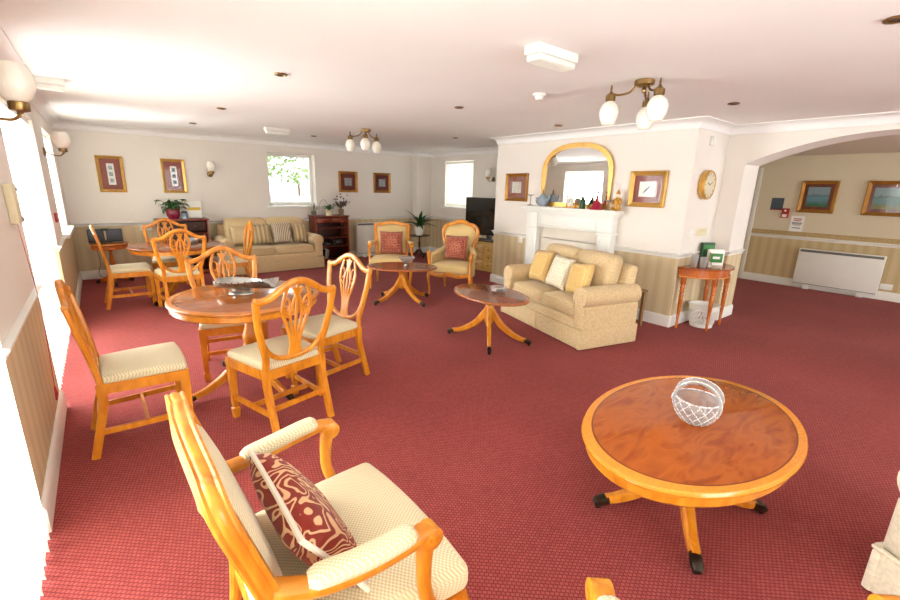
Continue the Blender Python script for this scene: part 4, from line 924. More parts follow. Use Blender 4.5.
ZM = 1.361
def figure(name, label, cat, y, x, parts, group=None):
    t = thing(name, label, cat, (x, y, ZM), 0, group)
    for nm, prof, mat, off in parts:
        mb = MB(); mb.lathe(prof, off, 14); mb.build(nm, mat, t, angle=50)
    return t
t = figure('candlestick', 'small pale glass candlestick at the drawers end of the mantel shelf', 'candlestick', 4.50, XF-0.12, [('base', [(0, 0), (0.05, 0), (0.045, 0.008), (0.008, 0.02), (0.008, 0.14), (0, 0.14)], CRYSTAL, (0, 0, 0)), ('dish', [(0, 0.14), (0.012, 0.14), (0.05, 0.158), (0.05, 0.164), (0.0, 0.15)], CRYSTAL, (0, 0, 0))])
t = thing('pottery_jug', 'blue-grey pottery jug with spout and handle on the mantel', 'jug', (XF-0.14, 4.25, ZM))
mb = MB(); mb.lathe([(0, 0), (0.05, 0), (0.075, 0.03), (0.085, 0.075), (0.07, 0.12), (0.04, 0.15), (0.032, 0.165), (0.04, 0.18), (0.034, 0.18), (0.0, 0.16)], (0, 0, 0), 18); mb.build('body', BLUEG, t)
mb = MB(); mb.tube(bez([(0, 0.07, 0.10), (0, 0.12, 0.115), (0, 0.115, 0.05), (0, 0.078, 0.045)], 5), 0.01, 8); mb.build('handle', BLUEG, t)
mb = MB(); mb.tube(bez([(0, -0.06, 0.07), (0, -0.10, 0.10), (0, -0.12, 0.16)], 5), 0.014, 8, [1.3]*5+[1.0]*5+[0.8]); mb.build('spout', BLUEG, t)
mb = MB(); mb.lathe([(0, 0.165), (0.03, 0.17), (0.012, 0.195), (0.014, 0.21), (0.006, 0.24), (0, 0.245)], (0, 0, 0), 12); mb.build('lid', TERRA, t)
t = thing('ornament_clock', 'small round pale clock hanging under a wooden bar on the mantel', 'clock', (XF-0.10, 3.78, ZM))
mb = MB(); mb.tube([(0, -0.014, 0.075), (0, 0.014, 0.075)], 0.001, 4); mb.T = Matrix.Translation((0, 0, 0.08)) @ Matrix.Rotation(-PI/2, 4, 'Y'); mb.lathe([(0, 0), (0.055, 0), (0.06, 0.01), (0.055, 0.03), (0, 0.03)], (0, 0, 0), 20); mb.build('dial', SKETCH, t)
mb = MB(); mb.box((-0.031, 0, 0.095), (0.003, 0.006, 0.035)); mb.box((-0.031, 0.012, 0.08), (0.003, 0.026, 0.006)); mb.build('hands', INK, t)
mb = MB(); mb.rbox((0.0, 0, 0.155), (0.03, 0.17, 0.012), 0.003, 1); mb.rbox((0.0, 0.07, 0.075), (0.02, 0.012, 0.15), 0.003, 1); mb.rbox((0.0, -0.07, 0.075), (0.02, 0.012, 0.15), 0.003, 1); mb.rbox((0.0, 0, 0.006), (0.06, 0.17, 0.012), 0.003, 1); mb.build('stand', YEW_PALE, t)
t = figure('bottle', 'small dark green bottle figure with pale top on the mantel', 'ornament', 3.56, XF-0.13, [('body', [(0, 0), (0.034, 0), (0.04, 0.03), (0.038, 0.1), (0.018, 0.135), (0.014, 0.15), (0, 0.15)], DKGREEN, (0, 0, 0)), ('neck', [(0, 0.15), (0.012, 0.15), (0.01, 0.18), (0.016, 0.195), (0.012, 0.21), (0, 0.215)], SKIN, (0, 0, 0))])
t = figure('lady_figurine', 'porcelain lady figurine in a wide crimson dress on the mantel', 'figurine', 3.34, XF-0.14, [('dress', [(0, 0), (0.085, 0), (0.08, 0.02), (0.055, 0.07), (0.03, 0.12), (0.018, 0.14), (0.022, 0.165), (0.018, 0.18), (0, 0.18)], REDG, (0, 0, 0)), ('head', [(0, 0.178), (0.008, 0.18), (0.008, 0.19), (0.018, 0.203), (0.018, 0.215), (0.008, 0.228), (0, 0.23)], SKIN, (0, 0, 0)), ('hair', [(0, 0.21), (0.021, 0.212), (0.02, 0.225), (0.0, 0.238)], INK, (0.004, 0, 0))])
for sy in (-1, 1):
    mb = MB(); mb.tube(bez([(0, sy*0.02, 0.165), (-0.01, sy*0.045, 0.14), (-0.03, sy*0.03, 0.11)], 4), 0.007, 6); mb.build('arm', SKIN, t)
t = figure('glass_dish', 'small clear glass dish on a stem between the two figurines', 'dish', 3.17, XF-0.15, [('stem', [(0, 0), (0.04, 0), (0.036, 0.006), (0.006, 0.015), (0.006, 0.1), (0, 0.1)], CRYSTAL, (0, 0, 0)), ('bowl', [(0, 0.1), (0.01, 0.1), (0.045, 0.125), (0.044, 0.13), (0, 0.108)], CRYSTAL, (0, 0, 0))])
t = figure('clown_figurine', 'ochre clown figurine at the console table end of the mantel', 'figurine', 3.07, XF-0.10, [('body', [(0, 0), (0.05, 0), (0.055, 0.02), (0.04, 0.06), (0.05, 0.10), (0.045, 0.14), (0.02, 0.165), (0, 0.17)], YELLOWG, (0, 0, 0)), ('head', [(0, 0.165), (0.015, 0.168), (0.026, 0.19), (0.022, 0.212), (0, 0.222)], SKIN, (0, 0, 0)), ('hat', [(0, 0.208), (0.03, 0.208), (0.012, 0.245), (0, 0.275)], YELLOWG, (0, 0, 0))])
for sy in (-1, 1):
    mb = MB(); mb.tube(bez([(0, sy*0.03, 0.145), (-0.02, sy*0.06, 0.11), (-0.045, sy*0.035, 0.09)], 4), 0.013, 8); mb.build('arm', YELLOWG, t)
    mb = MB(); mb.tube(bez([(-0.02, sy*0.025, 0.03), (-0.06, sy*0.03, 0.035), (-0.085, sy*0.03, 0.015)], 4), 0.014, 8); mb.build('leg', YELLOWG, t)

# ------------------------------------------------------------------ framed pictures
def picture(label, axis, pos, out, u, z, w_, h, fr, frame_m, mount_m, prints, inner=None, group='framed pictures on the walls'):
    """hangs on a wall plane; prints = list of (du, dz, w, h, material)"""
    t = thing('framed_picture', label, 'picture', (pos, u, z) if axis == 'x' else (u, pos, z), 0, group)
    def P(a, b_, d): return (out*d, a, b_) if axis == 'x' else (a, out*d, b_)
    def slab(nm, a, b_, ww, hh, d0, d1, m_, par=t):
        mb = MB(); c = P(a, b_, (d0+d1)/2); mb.box(c, (d1-d0, ww, hh) if axis == 'x' else (ww, d1-d0, hh)); return mb.build(nm, m_, par, smooth=False)
    sec = [(0, 0.004), (fr, 0.004), (fr, 0.03), (fr*0.8, 0.036), (fr*0.35, 0.024), (0, 0.014)]
    W, Hh = w_/2, h/2
    rings = []
    for d, k in sec:
        rings.append([(-W+fr-d, -Hh+fr-d, k), (W-fr+d, -Hh+fr-d, k), (W-fr+d, Hh-fr+d, k), (-W+fr-d, Hh-fr+d, k)])
    for e, (i, j) in enumerate(((0, 1), (1, 2), (2, 3), (3, 0))):        # four mitred lengths
        mb = MB(); vs_ = [P(*rings[q][i]) for q in range(len(sec))]+[P(*rings[q][j]) for q in range(len(sec))]; k = len(sec)
        mb.add(vs_, [(q, (q+1) % k, k+(q+1) % k, k+q) for q in range(k)]+[list(range(k)), [k+q for q in range(k)]]); mb.build('frame_side', frame_m, t, angle=30)
    slab('mount', 0, 0, w_-2*fr+0.01, h-2*fr+0.01, 0.003, 0.010, mount_m)
    if inner: slab('inner_frame', 0, 0, w_-2*fr-0.001, h-2*fr-0.001, 0.0105, 0.0115, inner)
    for a, b_, ww, hh, m_ in prints: slab('print', a, b_, ww, hh, 0.010, 0.0125, m_)
    slab('glass', 0, 0, w_-2*fr+0.004, h-2*fr+0.004, 0.0135, 0.0145, PICGLASS)
    return t
def triple(cc): return [(0, 0, 0.09, 0.34, PAPER)]+[(0, dz, 0.06, 0.075, cc) for dz in (0.1, 0.0, -0.1)]
def tri(cc):
    base = [(0, 0, 0.09, 0.32, PAPER)]; return base
for (uu, lab, m_) in ((0.21, 'gilt framed picture of three pale prints on rose board, above the drum table', SKETCH_G), (1.07, 'gilt framed picture of three small dark prints on rose board, above the sideboard', INK)):
    t = picture(lab, 'y', YB, -1, uu, 1.665, 0.35, 0.56, 0.045, GOLD, MATR, [(0, 0, 0.095, 0.33, PAPER)])
    for dz in (0.1, 0.0, -0.1):
        mb = MB(); mb.box((0, -0.0129, dz), (0.05, 0.0008, 0.06)); mb.build('print', m_, t, smooth=False)
picture('gilt framed grey engraving on dark red board above the bookcase', 'y', YB, -1, 4.31, 1.66, 0.44, 0.44, 0.05, GOLD_D, MATR_D, [(0, 0, 0.17, 0.16, SKETCH_G)])
picture('gilt framed grey engraving on dark red board above the storage heater', 'y', YB, -1, 5.15, 1.66, 0.44, 0.44, 0.05, GOLD_D, MATR_D, [(0, 0, 0.17, 0.16, SKETCH_G)])
picture('brown-gilt framed print on rose board at the drawers side of the mirror', 'x', XF, -1, 4.905, 1.625, 0.47, 0.43, 0.05, GOLD_D, MATR, [(0, 0, 0.19, 0.17, SKETCH)])
t = picture('gilt framed print of a quill on rose board at the console side of the mirror', 'x', XF, -1, 2.745, 1.635, 0.46, 0.43, 0.055, GOLD, MATR, [(0, 0, 0.21, 0.18, PAPER)])
mb = MB(); mb.sweep(bez([(-0.0128, 0.05, -0.05), (-0.0128, 0.0, 0.01), (-0.0128, -0.05, 0.05)], 4), [(-0.006, -0.0005), (0.006, -0.0005), (0.006, 0.0005), (-0.006, 0.0005)], [0.3, 0.8, 1.4, 1.6, 1.4, 1.2, 0.9, 0.6, 0.3], up=(1, 0, 0)); mb.build('print', INK, t)
picture('framed seascape painting with green shore beside the hall notices', 'x', XW, -1, 2.035, 1.60, 0.51, 0.54, 0.055, GOLD_D, WOODFR, [(0, 0, 0.30, 0.33, SEA1)])
picture('framed coast painting above the hall radiator, farther from the notices', 'x', XW, -1, 1.16, 1.60, 0.54, 0.54, 0.055, GOLD_D, WOODFR, [(0, 0, 0.34, 0.33, SEA2)])

# ------------------------------------------------------------------ lamps
def shade_prof(r, h): return [(0.0, 0), (r*0.28, 0), (r*0.36, -h*0.04), (r*0.75, -h*0.16), (r*0.98, -h*0.38), (r, -h*0.52), (r*0.9, -h*0.75), (r*0.66, -h*0.97), (r*0.6, -h), (r*0.56, -h*0.98), (0.0, -h*0.9)]
def ceiling_light(label, x, y, angs):
    t = thing('ceiling_light', label, 'ceiling light', (x, y, H), 0, 'brass three-arm ceiling lights')
    mb = MB(); mb.lathe([(0.0, -0.05), (0.03, -0.05), (0.05, -0.045), (0.07, -0.035), (0.072, -0.006), (0.066, 0.0), (0, 0)], n=24); mb.lathe([(0, -0.09), (0.012, -0.085), (0.016, -0.07), (0.008, -0.05), (0, -0.05)], n=12); mb.build('ceiling_rose', BRASS, t)
    for a in angs:
        ca, sa = math.cos(a), math.sin(a); R_ = 0.235
        mb = MB(); mb.tube([(p[0]*ca, p[0]*sa, p[1]) for p in [(q.x, q.y) for q in bez([(0.05, -0.035), (0.10, -0.085), (0.18, -0.105), (R_, -0.095)], 5)]], 0.008, 8)
        mb.lathe([(0, -0.035), (0.005, -0.04), (0.008, -0.06), (0.006, -0.075), (0.012, -0.09), (0.03, -0.105), (0.036, -0.11), (0.036, -0.145), (0.03, -0.15), (0, -0.15)], (R_*ca, R_*sa, 0), 16); ar = mb.build('lamp_arm', BRASS, t)
        mb = MB(); mb.lathe(shade_prof(0.07, 0.17), (R_*ca, R_*sa, -0.145), 48, rib=0.018, ribs=16); mb.build('lamp_shade', OPAL, ar, angle=80)
    return t
ceiling_light('brass three-arm ceiling light with ribbed opal shades before the chimney breast', 3.29, 1.85, [math.radians(a) for a in (137, 235, 20)])
ceiling_light('brass three-arm ceiling light with ribbed opal shades above the two armchairs', 3.23, 6.10, [math.radians(a) for a in (140, 240, 20)])
def sconce(label, axis, pos, out, u, z, shade_r=0.09):
    t = thing('wall_sconce', label, 'wall lamp', (pos, u, z) if axis == 'x' else (u, pos, z), (0 if out > 0 else PI) if axis == 'x' else (PI/2 if out > 0 else -PI/2), 'brass wall lamps with opal shades')
    mb = MB(); mb.T = Matrix.Rotation(PI/2, 4, 'Y'); mb.lathe([(0, 0), (0.045, 0), (0.05, 0.006), (0.042, 0.018), (0.015, 0.024), (0, 0.026)], n=20); mb.build('wall_plate', BRASS, t)
    mb = MB(); mb.tube(bez([(0.02, 0, 0), (0.07, 0, -0.03), (0.13, 0, -0.035), (0.165, 0, -0.01)], 5), 0.007, 8); mb.lathe([(0, -0.01), (0.014, -0.01), (0.012, 0.0), (0.038, 0.008), (0.04, 0.012), (0.04, 0.045), (0.036, 0.049), (0, 0.049)], (0.165, 0, 0), 20); mb.build('lamp_arm', BRASS, t)
    r = shade_r; h = 0.17
    mb = MB(); mb.lathe([(0, 0), (r*0.45, 0), (r*0.75, 0.02), (r*0.97, 0.065), (r, 0.095), (r*0.94, 0.13), (r*0.78, 0.16), (r*0.7, h), (r*0.66, 0.165), (0, 0.14)], (0.165, 0, 0.046), 48, rib=0.015, ribs=18); mb.build('lamp_shade', OPAL, t, angle=80)
    return t
sconce('brass wall lamp with ribbed opal shade above the cream alarm box', 'x', XL, 1, 3.02, 1.885, 0.076)
sconce('brass wall lamp with opal shade beside the short blind', 'x', XL, 1, 6.63, 1.86, 0.085)
sconce('brass wall lamp with opal shade above the sideboard brochures', 'y', YB, -1, 1.63, 1.72, 0.07)
sconce('brass wall lamp with opal shade on the wall behind the television', 'x', XS, -1, 6.62, 1.78, 0.075)

# fixtures on the ceiling
DLAB = ['above the fish dish table', 'above the coffee table with the ashtray', 'before the arch and console table', 'above the large flame-veneer coffee table', 'above the fireplace sofa', 'above the pine chest corner', 'before the bookcase', 'between the two dining tables', 'above the chair by the sideboard']
for i, (x, y) in enumerate(((1.22, 3.65), (3.04, 3.71), (4.63, 1.72), (3.0, 0.49), (4.73, 3.75), (4.78, 5.9), (3.05, 7.65), (1.23, 5.75), (1.21, 7.51))):
    t = thing('recessed_downlight', 'small brass rimmed downlight in the ceiling '+DLAB[i], 'downlight', (x, y, H), 0, 'recessed downlights in the ceiling')
    mb = MB(); mb.lathe([(0.03, -0.001), (0.046, -0.001), (0.05, -0.005), (0.046, -0.012), (0.034, -0.012), (0.03, -0.006)], n=20, caps=False); mb.build('rim', BRASS, t)
    mb = MB(); mb.lathe([(0, -0.006), (0.02, -0.004), (0.031, -0.0015), (0.0, -0.001)], n=16); mb.build('lens', GREYP, t)
def emergency(label, x, y, rz, L=0.36):
    t = thing('emergency_light', label, 'ceiling light', (x, y, H), rz, 'white emergency light boxes')
    mb = MB(); mb.rbox((0, 0, -0.025), (L, 0.12, 0.05), 0.006, 1); mb.build('housing', WHITEP, t)
    mb = MB(); mb.rbox((0, 0, -0.068), (L-0.02, 0.105, 0.036), 0.012, 2); d = mb.build('diffuser', FROST, t)
    for i in range(9):
        mb = MB(); mb.box((0, -0.045+0.09*i/8, -0.087), (L-0.04, 0.004, 0.003)); mb.build('rib', WHITEP, d, smooth=False)
    mb = MB(); mb.lathe([(0, -0.055), (0.006, -0.055), (0.005, -0.049), (0, -0.049)], (L/2-0.03, 0.061, 0.03), 8); mb.build('indicator', GREYP, t)
emergency('white emergency light box beside the smoke detector', 2.24, 1.87, math.radians(0))
emergency('white emergency light box on the ceiling before the far sofa', 2.26, 7.09, math.radians(0))
emergency('white emergency light box on the ceiling above the floor-length blind', -0.22, 5.25, math.radians(0), 0.26)
t = thing('smoke_detector', 'small round white smoke detector beside the emergency light', 'detector', (3.13, 2.72, H))
mb = MB(); mb.lathe([(0, -0.018), (0.055, -0.018), (0.058, -0.012), (0.058, 0), (0, 0)], n=24); mb.build('base', WHITEP, t)
mb = MB(); mb.lathe([(0, -0.05), (0.028, -0.05), (0.034, -0.045), (0.034, -0.03), (0.042, -0.025), (0.042, -0.0181), (0, -0.0181)], n=24); mb.build('sensor_head', WHITEP, t)

# ------------------------------------------------------------------ things on the walls
t = thing('pull_cord_alarm', 'cream emergency pull-cord box on the striped side wall with red cord', 'alarm', (XL, 3.46, 1.44))
mb = MB(); mb.rbox((0.02, 0, 0), (0.04, 0.15, 0.22), 0.008, 2); mb.build('alarm_box', CREAMP, t)
mb = MB(); mb.rbox((0.042, 0.045, 0.08), (0.008, 0.02, 0.02), 0.003, 1); mb.rbox((0.042, 0.065, -0.09), (0.008, 0.02, 0.03), 0.003, 1); mb.build('button', GREYP, t)
mb = MB(); mb.tube([(0.02, 0.0, -0.11), (0.045, -0.02, -0.6), (0.03, -0.06, -1.1)], 0.002, 5); cd = mb.build('cord', REDP, t)
mb = MB(); mb.tube([(0.03, -0.06, -1.10), (0.03, -0.10, -1.17), (0.03, -0.02, -1.17)], 0.006, 6, closed=True, up=(1, 0, 0)); mb.build('triangle_pull', REDP, cd)
mb = MB(); mb.rbox((XL+0.012, 6.38, 1.17), (0.024, 0.10, 0.10), 0.004, 1); t = tag(mb.build('fire_call_point', REDP), 'small red fire call point beside the floor-length blind', 'alarm')
mb = MB(); mb.box((0.0, 0, 0), (0.002, 0.05, 0.05)); mb.build('glass_panel', WHITEP, t, (XL+0.025, 6.38, 1.17), smooth=False)
def plate(label, axis, pos, out, u, z, w_, h, kind, n=1, m_=WHITEP, name='wall_socket', cat='socket'):
    t = thing(name, label, cat, (pos, u, z) if axis == 'x' else (u, pos, z))
    def bx(a, b_, ww, hh, d0, d1): 
        mb = MB(); c = (out*(d0+d1)/2, a, b_) if axis == 'x' else (a, out*(d0+d1)/2, b_); mb.rbox(c, (d1-d0, ww, hh) if axis == 'x' else (ww, d1-d0, hh), 0.002, 1); return mb
    bx(0, 0, w_, h, 0.0, 0.01).build('face_plate', m_, t)
    for i in range(n): bx(-w_/2+w_*(i+0.5)/n, h*0.12, w_/n*0.3, h*0.35, 0.0101, 0.015).build('rocker', m_, t)
    return t
plate('white double socket above the small drum table', 'y', YB, -1, 0.56, 0.80, 0.17, 0.09, 's', 2)
plate('white switch plate beside the fireplace surround', 'x', XF, -1, 4.76, 0.80, 0.085, 0.085, 's', 1)
plate('white socket below the window above the television', 'x', XS, -1, 7.95, 0.78, 0.15, 0.09, 's', 2)
plate('white double socket beside the hall radiator', 'x', XW, -1, 0.90, 0.22, 0.15, 0.09, 's', 2)
plate('single white light switch on the return wall below the clock', 'y', YF2, -1, 5.50, 1.14, 0.085, 0.085, 's', 1, name='light_switch', cat='switch')
plate('wide cream switch panel on the return wall below the clock', 'y', YF2, -1, 5.78, 1.14, 0.28, 0.085, 's', 4, CREAMP, name='light_switch', cat='switch')
mb = MB(); mb.rbox((5.62, YF2-0.02, 2.19), (0.06, 0.04, 0.10), 0.012, 2); t = tag(mb.build('motion_sensor', WHITEP), 'small white motion sensor high on the return wall', 'sensor')
mb = MB(); mb.rbox((0, 0, 0), (0.035, 0.012, 0.03), 0.005, 1); mb.build('lens', PAPER, t, (5.62, YF2-0.042, 2.175))
# wall clock, brass drum
t = thing('wall_clock', 'round brass wall clock with a pale dial on the return wall', 'clock', (5.62, YF2, 1.70))
mb = MB(); mb.T = Matrix.Rotation(PI/2, 4, 'X'); mb.lathe([(0.0, 0), (0.15, 0), (0.165, 0.012), (0.168, 0.06), (0.16, 0.075), (0.15, 0.078), (0.147, 0.066), (0, 0.066)], n=40); mb.build('case', GOLD, t, angle=30)
mb = MB(); mb.T = Matrix.Rotation(PI/2, 4, 'X'); mb.lathe([(0, 0.0665), (0.146, 0.0665), (0.146, 0.068), (0, 0.068)], n=40); mb.build('dial', plain('pale_dial', '#d9cfb4', 0.4), t)
mb = MB()
for a in range(12): mb.T = Matrix.Rotation(a*PI/6, 4, 'Y'); mb.box((0, -0.069, 0.125), (0.006, 0.002, 0.022))
mb.T = Matrix.Rotation(math.radians(62), 4, 'Y'); mb.box((0, -0.0705, 0.04), (0.006, 0.002, 0.09)); mb.T = Matrix.Rotation(math.radians(-70), 4, 'Y'); mb.box((0, -0.072, 0.03), (0.008, 0.002, 0.07)); mb.build('hands', INK, t, smooth=False)
# hall notices
def notice(label, u, z, w_, h, m_, lines, cat='notice', depth=0.003):
    t = thing('wall_notice', label, cat, (XW, u, z)); mb = MB(); mb.box((-depth/2-0.0005, 0, 0), (depth, w_, h)); mb.build('sheet', m_, t, smooth=False)
    for (du, dz, ww, hh, lm) in lines:
        mb = MB(); mb.box((-depth-0.001, du, dz), (0.0008, ww, hh)); mb.build('print_line', lm, t, smooth=False)
    return t
notice('slate blue notice with a red foot line on the hall wall', 2.60, 1.455, 0.19, 0.22, NAVY, [(0, -0.10, 0.18, 0.015, REDP), (0, 0.0, 0.12, 0.008, INK)])
notice('white notice sheet with red and dark lines above the hall dado', 2.245, 1.12, 0.20, 0.28, PAPER, [(0, 0.09, 0.12, 0.016, REDP), (0, 0.06, 0.11, 0.014, REDP), (0, 0.02, 0.15, 0.012, INK), (0, 0.0, 0.14, 0.010, INK), (0, -0.02, 0.10, 0.008, INK), (0, -0.07, 0.12, 0.014, NAVY)])
t = thing('fire_call_point', 'small red fire alarm call point between the hall notices', 'alarm', (XW, 2.445, 1.30))
mb = MB(); mb.rbox((-0.02, 0, 0), (0.04, 0.11, 0.17), 0.006, 1); mb.build('alarm_box', REDP, t); mb = MB(); mb.box((-0.041, 0, -0.045), (0.002, 0.07, 0.05)); mb.box((-0.041, 0, 0.045), (0.002, 0.03, 0.03)); mb.build('glass_panel', PAPER, t, smooth=False)
# electric heaters
def heater(label, axis, pos, out, u0, u1, z0, z1, d=0.12):
    t = thing('storage_heater', label, 'heater', (pos, (u0+u1)/2, 0) if axis == 'x' else ((u0+u1)/2, pos, 0)); L = u1-u0
    def bx(a, za, zb, ww, d0, d1, m_, nm, r=0.008):
        mb = MB(); c = (out*(d0+d1)/2, a, (za+zb)/2) if axis == 'x' else (a, out*(d0+d1)/2, (za+zb)/2); mb.rbox(c, (d1-d0, ww, zb-za) if axis == 'x' else (ww, d1-d0, zb-za), r, 1); return mb.build(nm, m_, t)
    bx(0, z0+0.02, z1, L, 0.032, d, WHITEP, 'casing', 0.012)
    bx(0, z1-0.055, z1-0.015, L-0.04, d+0.0005, d+0.004, GREYP, 'grille', 0.001)
    for i in range(14): bx(-L/2+0.05+(L-0.1)*i/13, z1-0.052, z1-0.018, 0.006, d+0.0045, d+0.007, GREYP, 'grille_bar', 0.001)
    bx(0, z0+0.04, z0+0.05, L-0.02, d+0.0005, d+0.003, GREYP, 'seam', 0.001)
    for s_ in (-1, 1): bx(s_*L*0.32, 0.0, z0+0.02, 0.08, 0.032, d-0.01, WHITEP, 'foot', 0.003)
    return t
heater('white storage heater with grey top grille under the back wall picture', 'y', YB, -1, 4.42, 5.55, 0.05, 0.78, 0.14)
heater('long white heater with grey top grille in the hall', 'x', XW, -1, 0.98, 2.10, 0.05, 0.71, 0.11)

# ------------------------------------------------------------------ sideboard, bookcase and what stands in them
def case(name, label, cat, x0, x1, yf, yb2, h, shelves, drawers, m_, group=None):
    cx = (x0+x1)/2; t = thing(name, label, cat, (cx, (yf+yb2)/2, 0), 0, group); W = x1-x0; D = yb2-yf
    def bx(nm, xa, xb, ya2, yb3, za, zb, mm, par=t, r=0.004):
        mb = MB(); mb.rbox(((xa+xb)/2, (ya2+yb3)/2, (za+zb)/2), (xb-xa, yb3-ya2, zb-za), r, 1); return mb.build(nm, mm, par)
    for s_ in (-1, 1): bx('side_panel', s_*W/2-(0.022 if s_ > 0 else 0), s_*W/2+(0.022 if s_ < 0 else 0), -D/2, D/2, 0, h-0.025, m_)
    bx('top', -W/2-0.02, W/2+0.02, -D/2-0.02, D/2, h-0.025, h, m_); bx('back_panel', -W/2+0.022, W/2-0.022, D/2-0.012, D/2, 0.06, h-0.025, MAHOG_D)
    bx('plinth', -W/2+0.022, W/2-0.022, -D/2+0.015, D/2-0.012, 0, 0.07, m_)
    for z in shelves: bx('shelf', -W/2+0.022, W/2-0.022, -D/2+0.01, D/2-0.012, z-0.018, z, m_)
    n, za, zb, face = drawers
    for i in range(n):
        a = -W/2+0.03+(W-0.06)*i/n; b_ = -W/2+0.03+(W-0.06)*(i+1)/n-0.012
        dr = bx('drawer', a, b_, -D/2-0.004, -D/2+0.10, za, zb, face)
        mb = MB(); mb.lathe([(0, 0), (0.006, 0), (0.012, 0.012), (0.008, 0.02), (0, 0.022)], n=12); k = mb.build('knob', BRASS, dr, ((a+b_)/2, -D/2-0.004, (za+zb)/2)); k.rotation_euler = (PI/2, 0, 0)
    return t
case('sideboard', 'mahogany sideboard with carved frieze drawers, under the potted plant and brochures', 'cabinet', 0.70, 1.44, 8.60, 8.975, 0.96, [0.07, 0.42, 0.72], (2, 0.755, 0.915, CARVED), MAHOG)
case('bookcase', 'red mahogany open bookcase with two small drawers, between sofa and heater', 'cabinet', 3.38, 4.10, 8.60, 8.975, 0.97, [0.07, 0.34, 0.52, 0.72], (2, 0.83, 0.925, MAHOG), MAHOG)
# books on the sideboard shelf
bx_cols = [INK, BEIGE_B, NAVY, MATR, PAPER, BLACK, GREYP, MATR_D]
names = ['black', 'beige', 'slate blue', 'rose', 'white', 'jet black', 'grey', 'dark red']
x = 1.08
for i in range(8):
    th = random.uniform(0.022, 0.042); hh = random.uniform(0.16, 0.225) if False else random.uniform(0.15, 0.19)
    t = thing('book', '%s spined book standing on the sideboard shelf' % names[i], 'book', (x+th/2, 8.72, 0.421), 0, 'books in the sideboard')
    mb = MB(); mb.rbox((0, 0, hh/2), (th, 0.14, hh), 0.003, 1); mb.build('cover', bx_cols[i], t); mb = MB(); mb.box((0, 0.004, hh/2+0.0012), (th*0.75, 0.13, hh)); mb.build('pages', PAPER, t, smooth=False); x += th+0.003
for i, (xx, ww, hh, z, m_, lab, cat) in enumerate(((3.62, 0.2, 0.07, 0.341, BLACK, 'flat black disc player low in the bookcase', 'player'), (3.86, 0.24, 0.13, 0.341, BLACK, 'black box radio on the bookcase shelf', 'radio'))):
    t = thing('media_player', lab, cat, (xx, 8.74, z)); mb = MB(); mb.rbox((0, 0, hh/2), (ww, 0.2, hh), 0.006, 1); mb.build('body', m_, t)
    mb = MB(); mb.rbox((0, -0.102, hh*0.6), (ww*0.4, 0.004, hh*0.3), 0.001, 1); mb.build('display', GREYP, t)
    for k in (-1, 1): mb = MB(); mb.T = Matrix.Rotation(PI/2, 4, 'X'); mb.lathe([(0, 0.1), (0.012, 0.1), (0.01, 0.108), (0, 0.108)], (k*ww*0.36, hh*0.4, 0), 10); mb.build('knob', CHROME, t)
for i, (xx, lab) in enumerate(((3.72, 'small clear tumbler in the middle of the bookcase shelf'), (3.98, 'small clear tumbler at the heater end of the bookcase shelf'))):
    mb = MB(); mb.lathe([(0, 0), (0.026, 0), (0.032, 0.09), (0.029, 0.09), (0.024, 0.01), (0, 0.01)], (xx, 8.68, 0.721), 16); tag(mb.build('tumbler', THINGLASS), lab, 'glass', 'tumblers in the bookcase')
for i, (xx, hh, tl, m_, nm) in enumerate(((3.545, 0.2, 6, INK, 'dark'), (3.58, 0.21, 8, PAPER, 'white'), (3.62, 0.19, 10, BEIGE_B, 'beige'))):
    mb = MB(); mb.rbox((0, 0, hh/2), (0.018, 0.16, hh), 0.003, 1); o = tag(mb.build('magazine', m_), '%s magazine leaning on the lowest bookcase shelf' % nm, 'magazine', 'magazines in the bookcase'); o.location = (xx, 8.72, 0.0735); o.rotation_euler = (0, math.radians(tl), 0)
    mb = MB(); mb.box((0, 0.004, hh/2+0.001), (0.012, 0.15, hh)); mb.build('pages', PAPER, o, smooth=False)

# ------------------------------------------------------------------ plants
def leaf_mesh(L, w_, mat, droop=0.3, name='leaf'):
    mb = MB(); n = 5; vs_ = []
    for i in range(n+1):
        s_ = i/n; ww = w_*math.sin(PI*min(1, s_*0.92+0.06))**0.8/2; z = -droop*L*s_*s_
        vs_ += [(s_*L, -ww, z+0.12*ww), (s_*L, 0, z-0.1*ww), (s_*L, ww, z+0.12*ww)]
    fs = []
    for i in range(n):
        for k in (0, 1): fs.append((i*3+k, i*3+k+1, (i+1)*3+k+1, (i+1)*3+k))
    mb.add(vs_, fs); o = mb.build(name, mat, None, angle=80); return o
def plant(label, loc, pot_prof, pot_m, leaf_m, n, L, w_, elev, z0, stem=0.1, droop=0.3, name='potted_plant', rnd=random.Random(3)):
    t = thing(name, label, 'plant', loc); mb = MB(); mb.lathe(pot_prof, n=24); mb.build('pot', pot_m, t, angle=50)
    first = leaf_mesh(L, w_, leaf_m, droop); first.parent = t
    for i in range(n):
        o = first if i == 0 else first.copy()
        if i: COL.objects.link(o); o.parent = t
        a = 2*PI*i*0.381966+rnd.uniform(-0.3, 0.3); e = math.radians(rnd.uniform(*elev)); k = rnd.uniform(0.7, 1.1); q = rnd.uniform(0, stem)
        o.location = (q*math.cos(a), q*math.sin(a), z0+rnd.uniform(0, stem*0.8)); o.rotation_euler = (Matrix.Rotation(a, 4, 'Z') @ Matrix.Rotation(-e, 4, 'Y') @ Matrix.Rotation(rnd.uniform(-0.5, 0.5), 4, 'X')).to_euler(); o.scale = (k, k, k)
    mb = MB()
    for i in range(7):
        a = 2*PI*i/7; mb.tube([(0, 0, z0*0.6), (stem*0.4*math.cos(a), stem*0.4*math.sin(a), z0+stem*0.4), (stem*0.9*math.cos(a), stem*0.9*math.sin(a), z0+stem*0.7)], 0.004, 5)
    mb.build('stem', leaf_m, t)
    return t
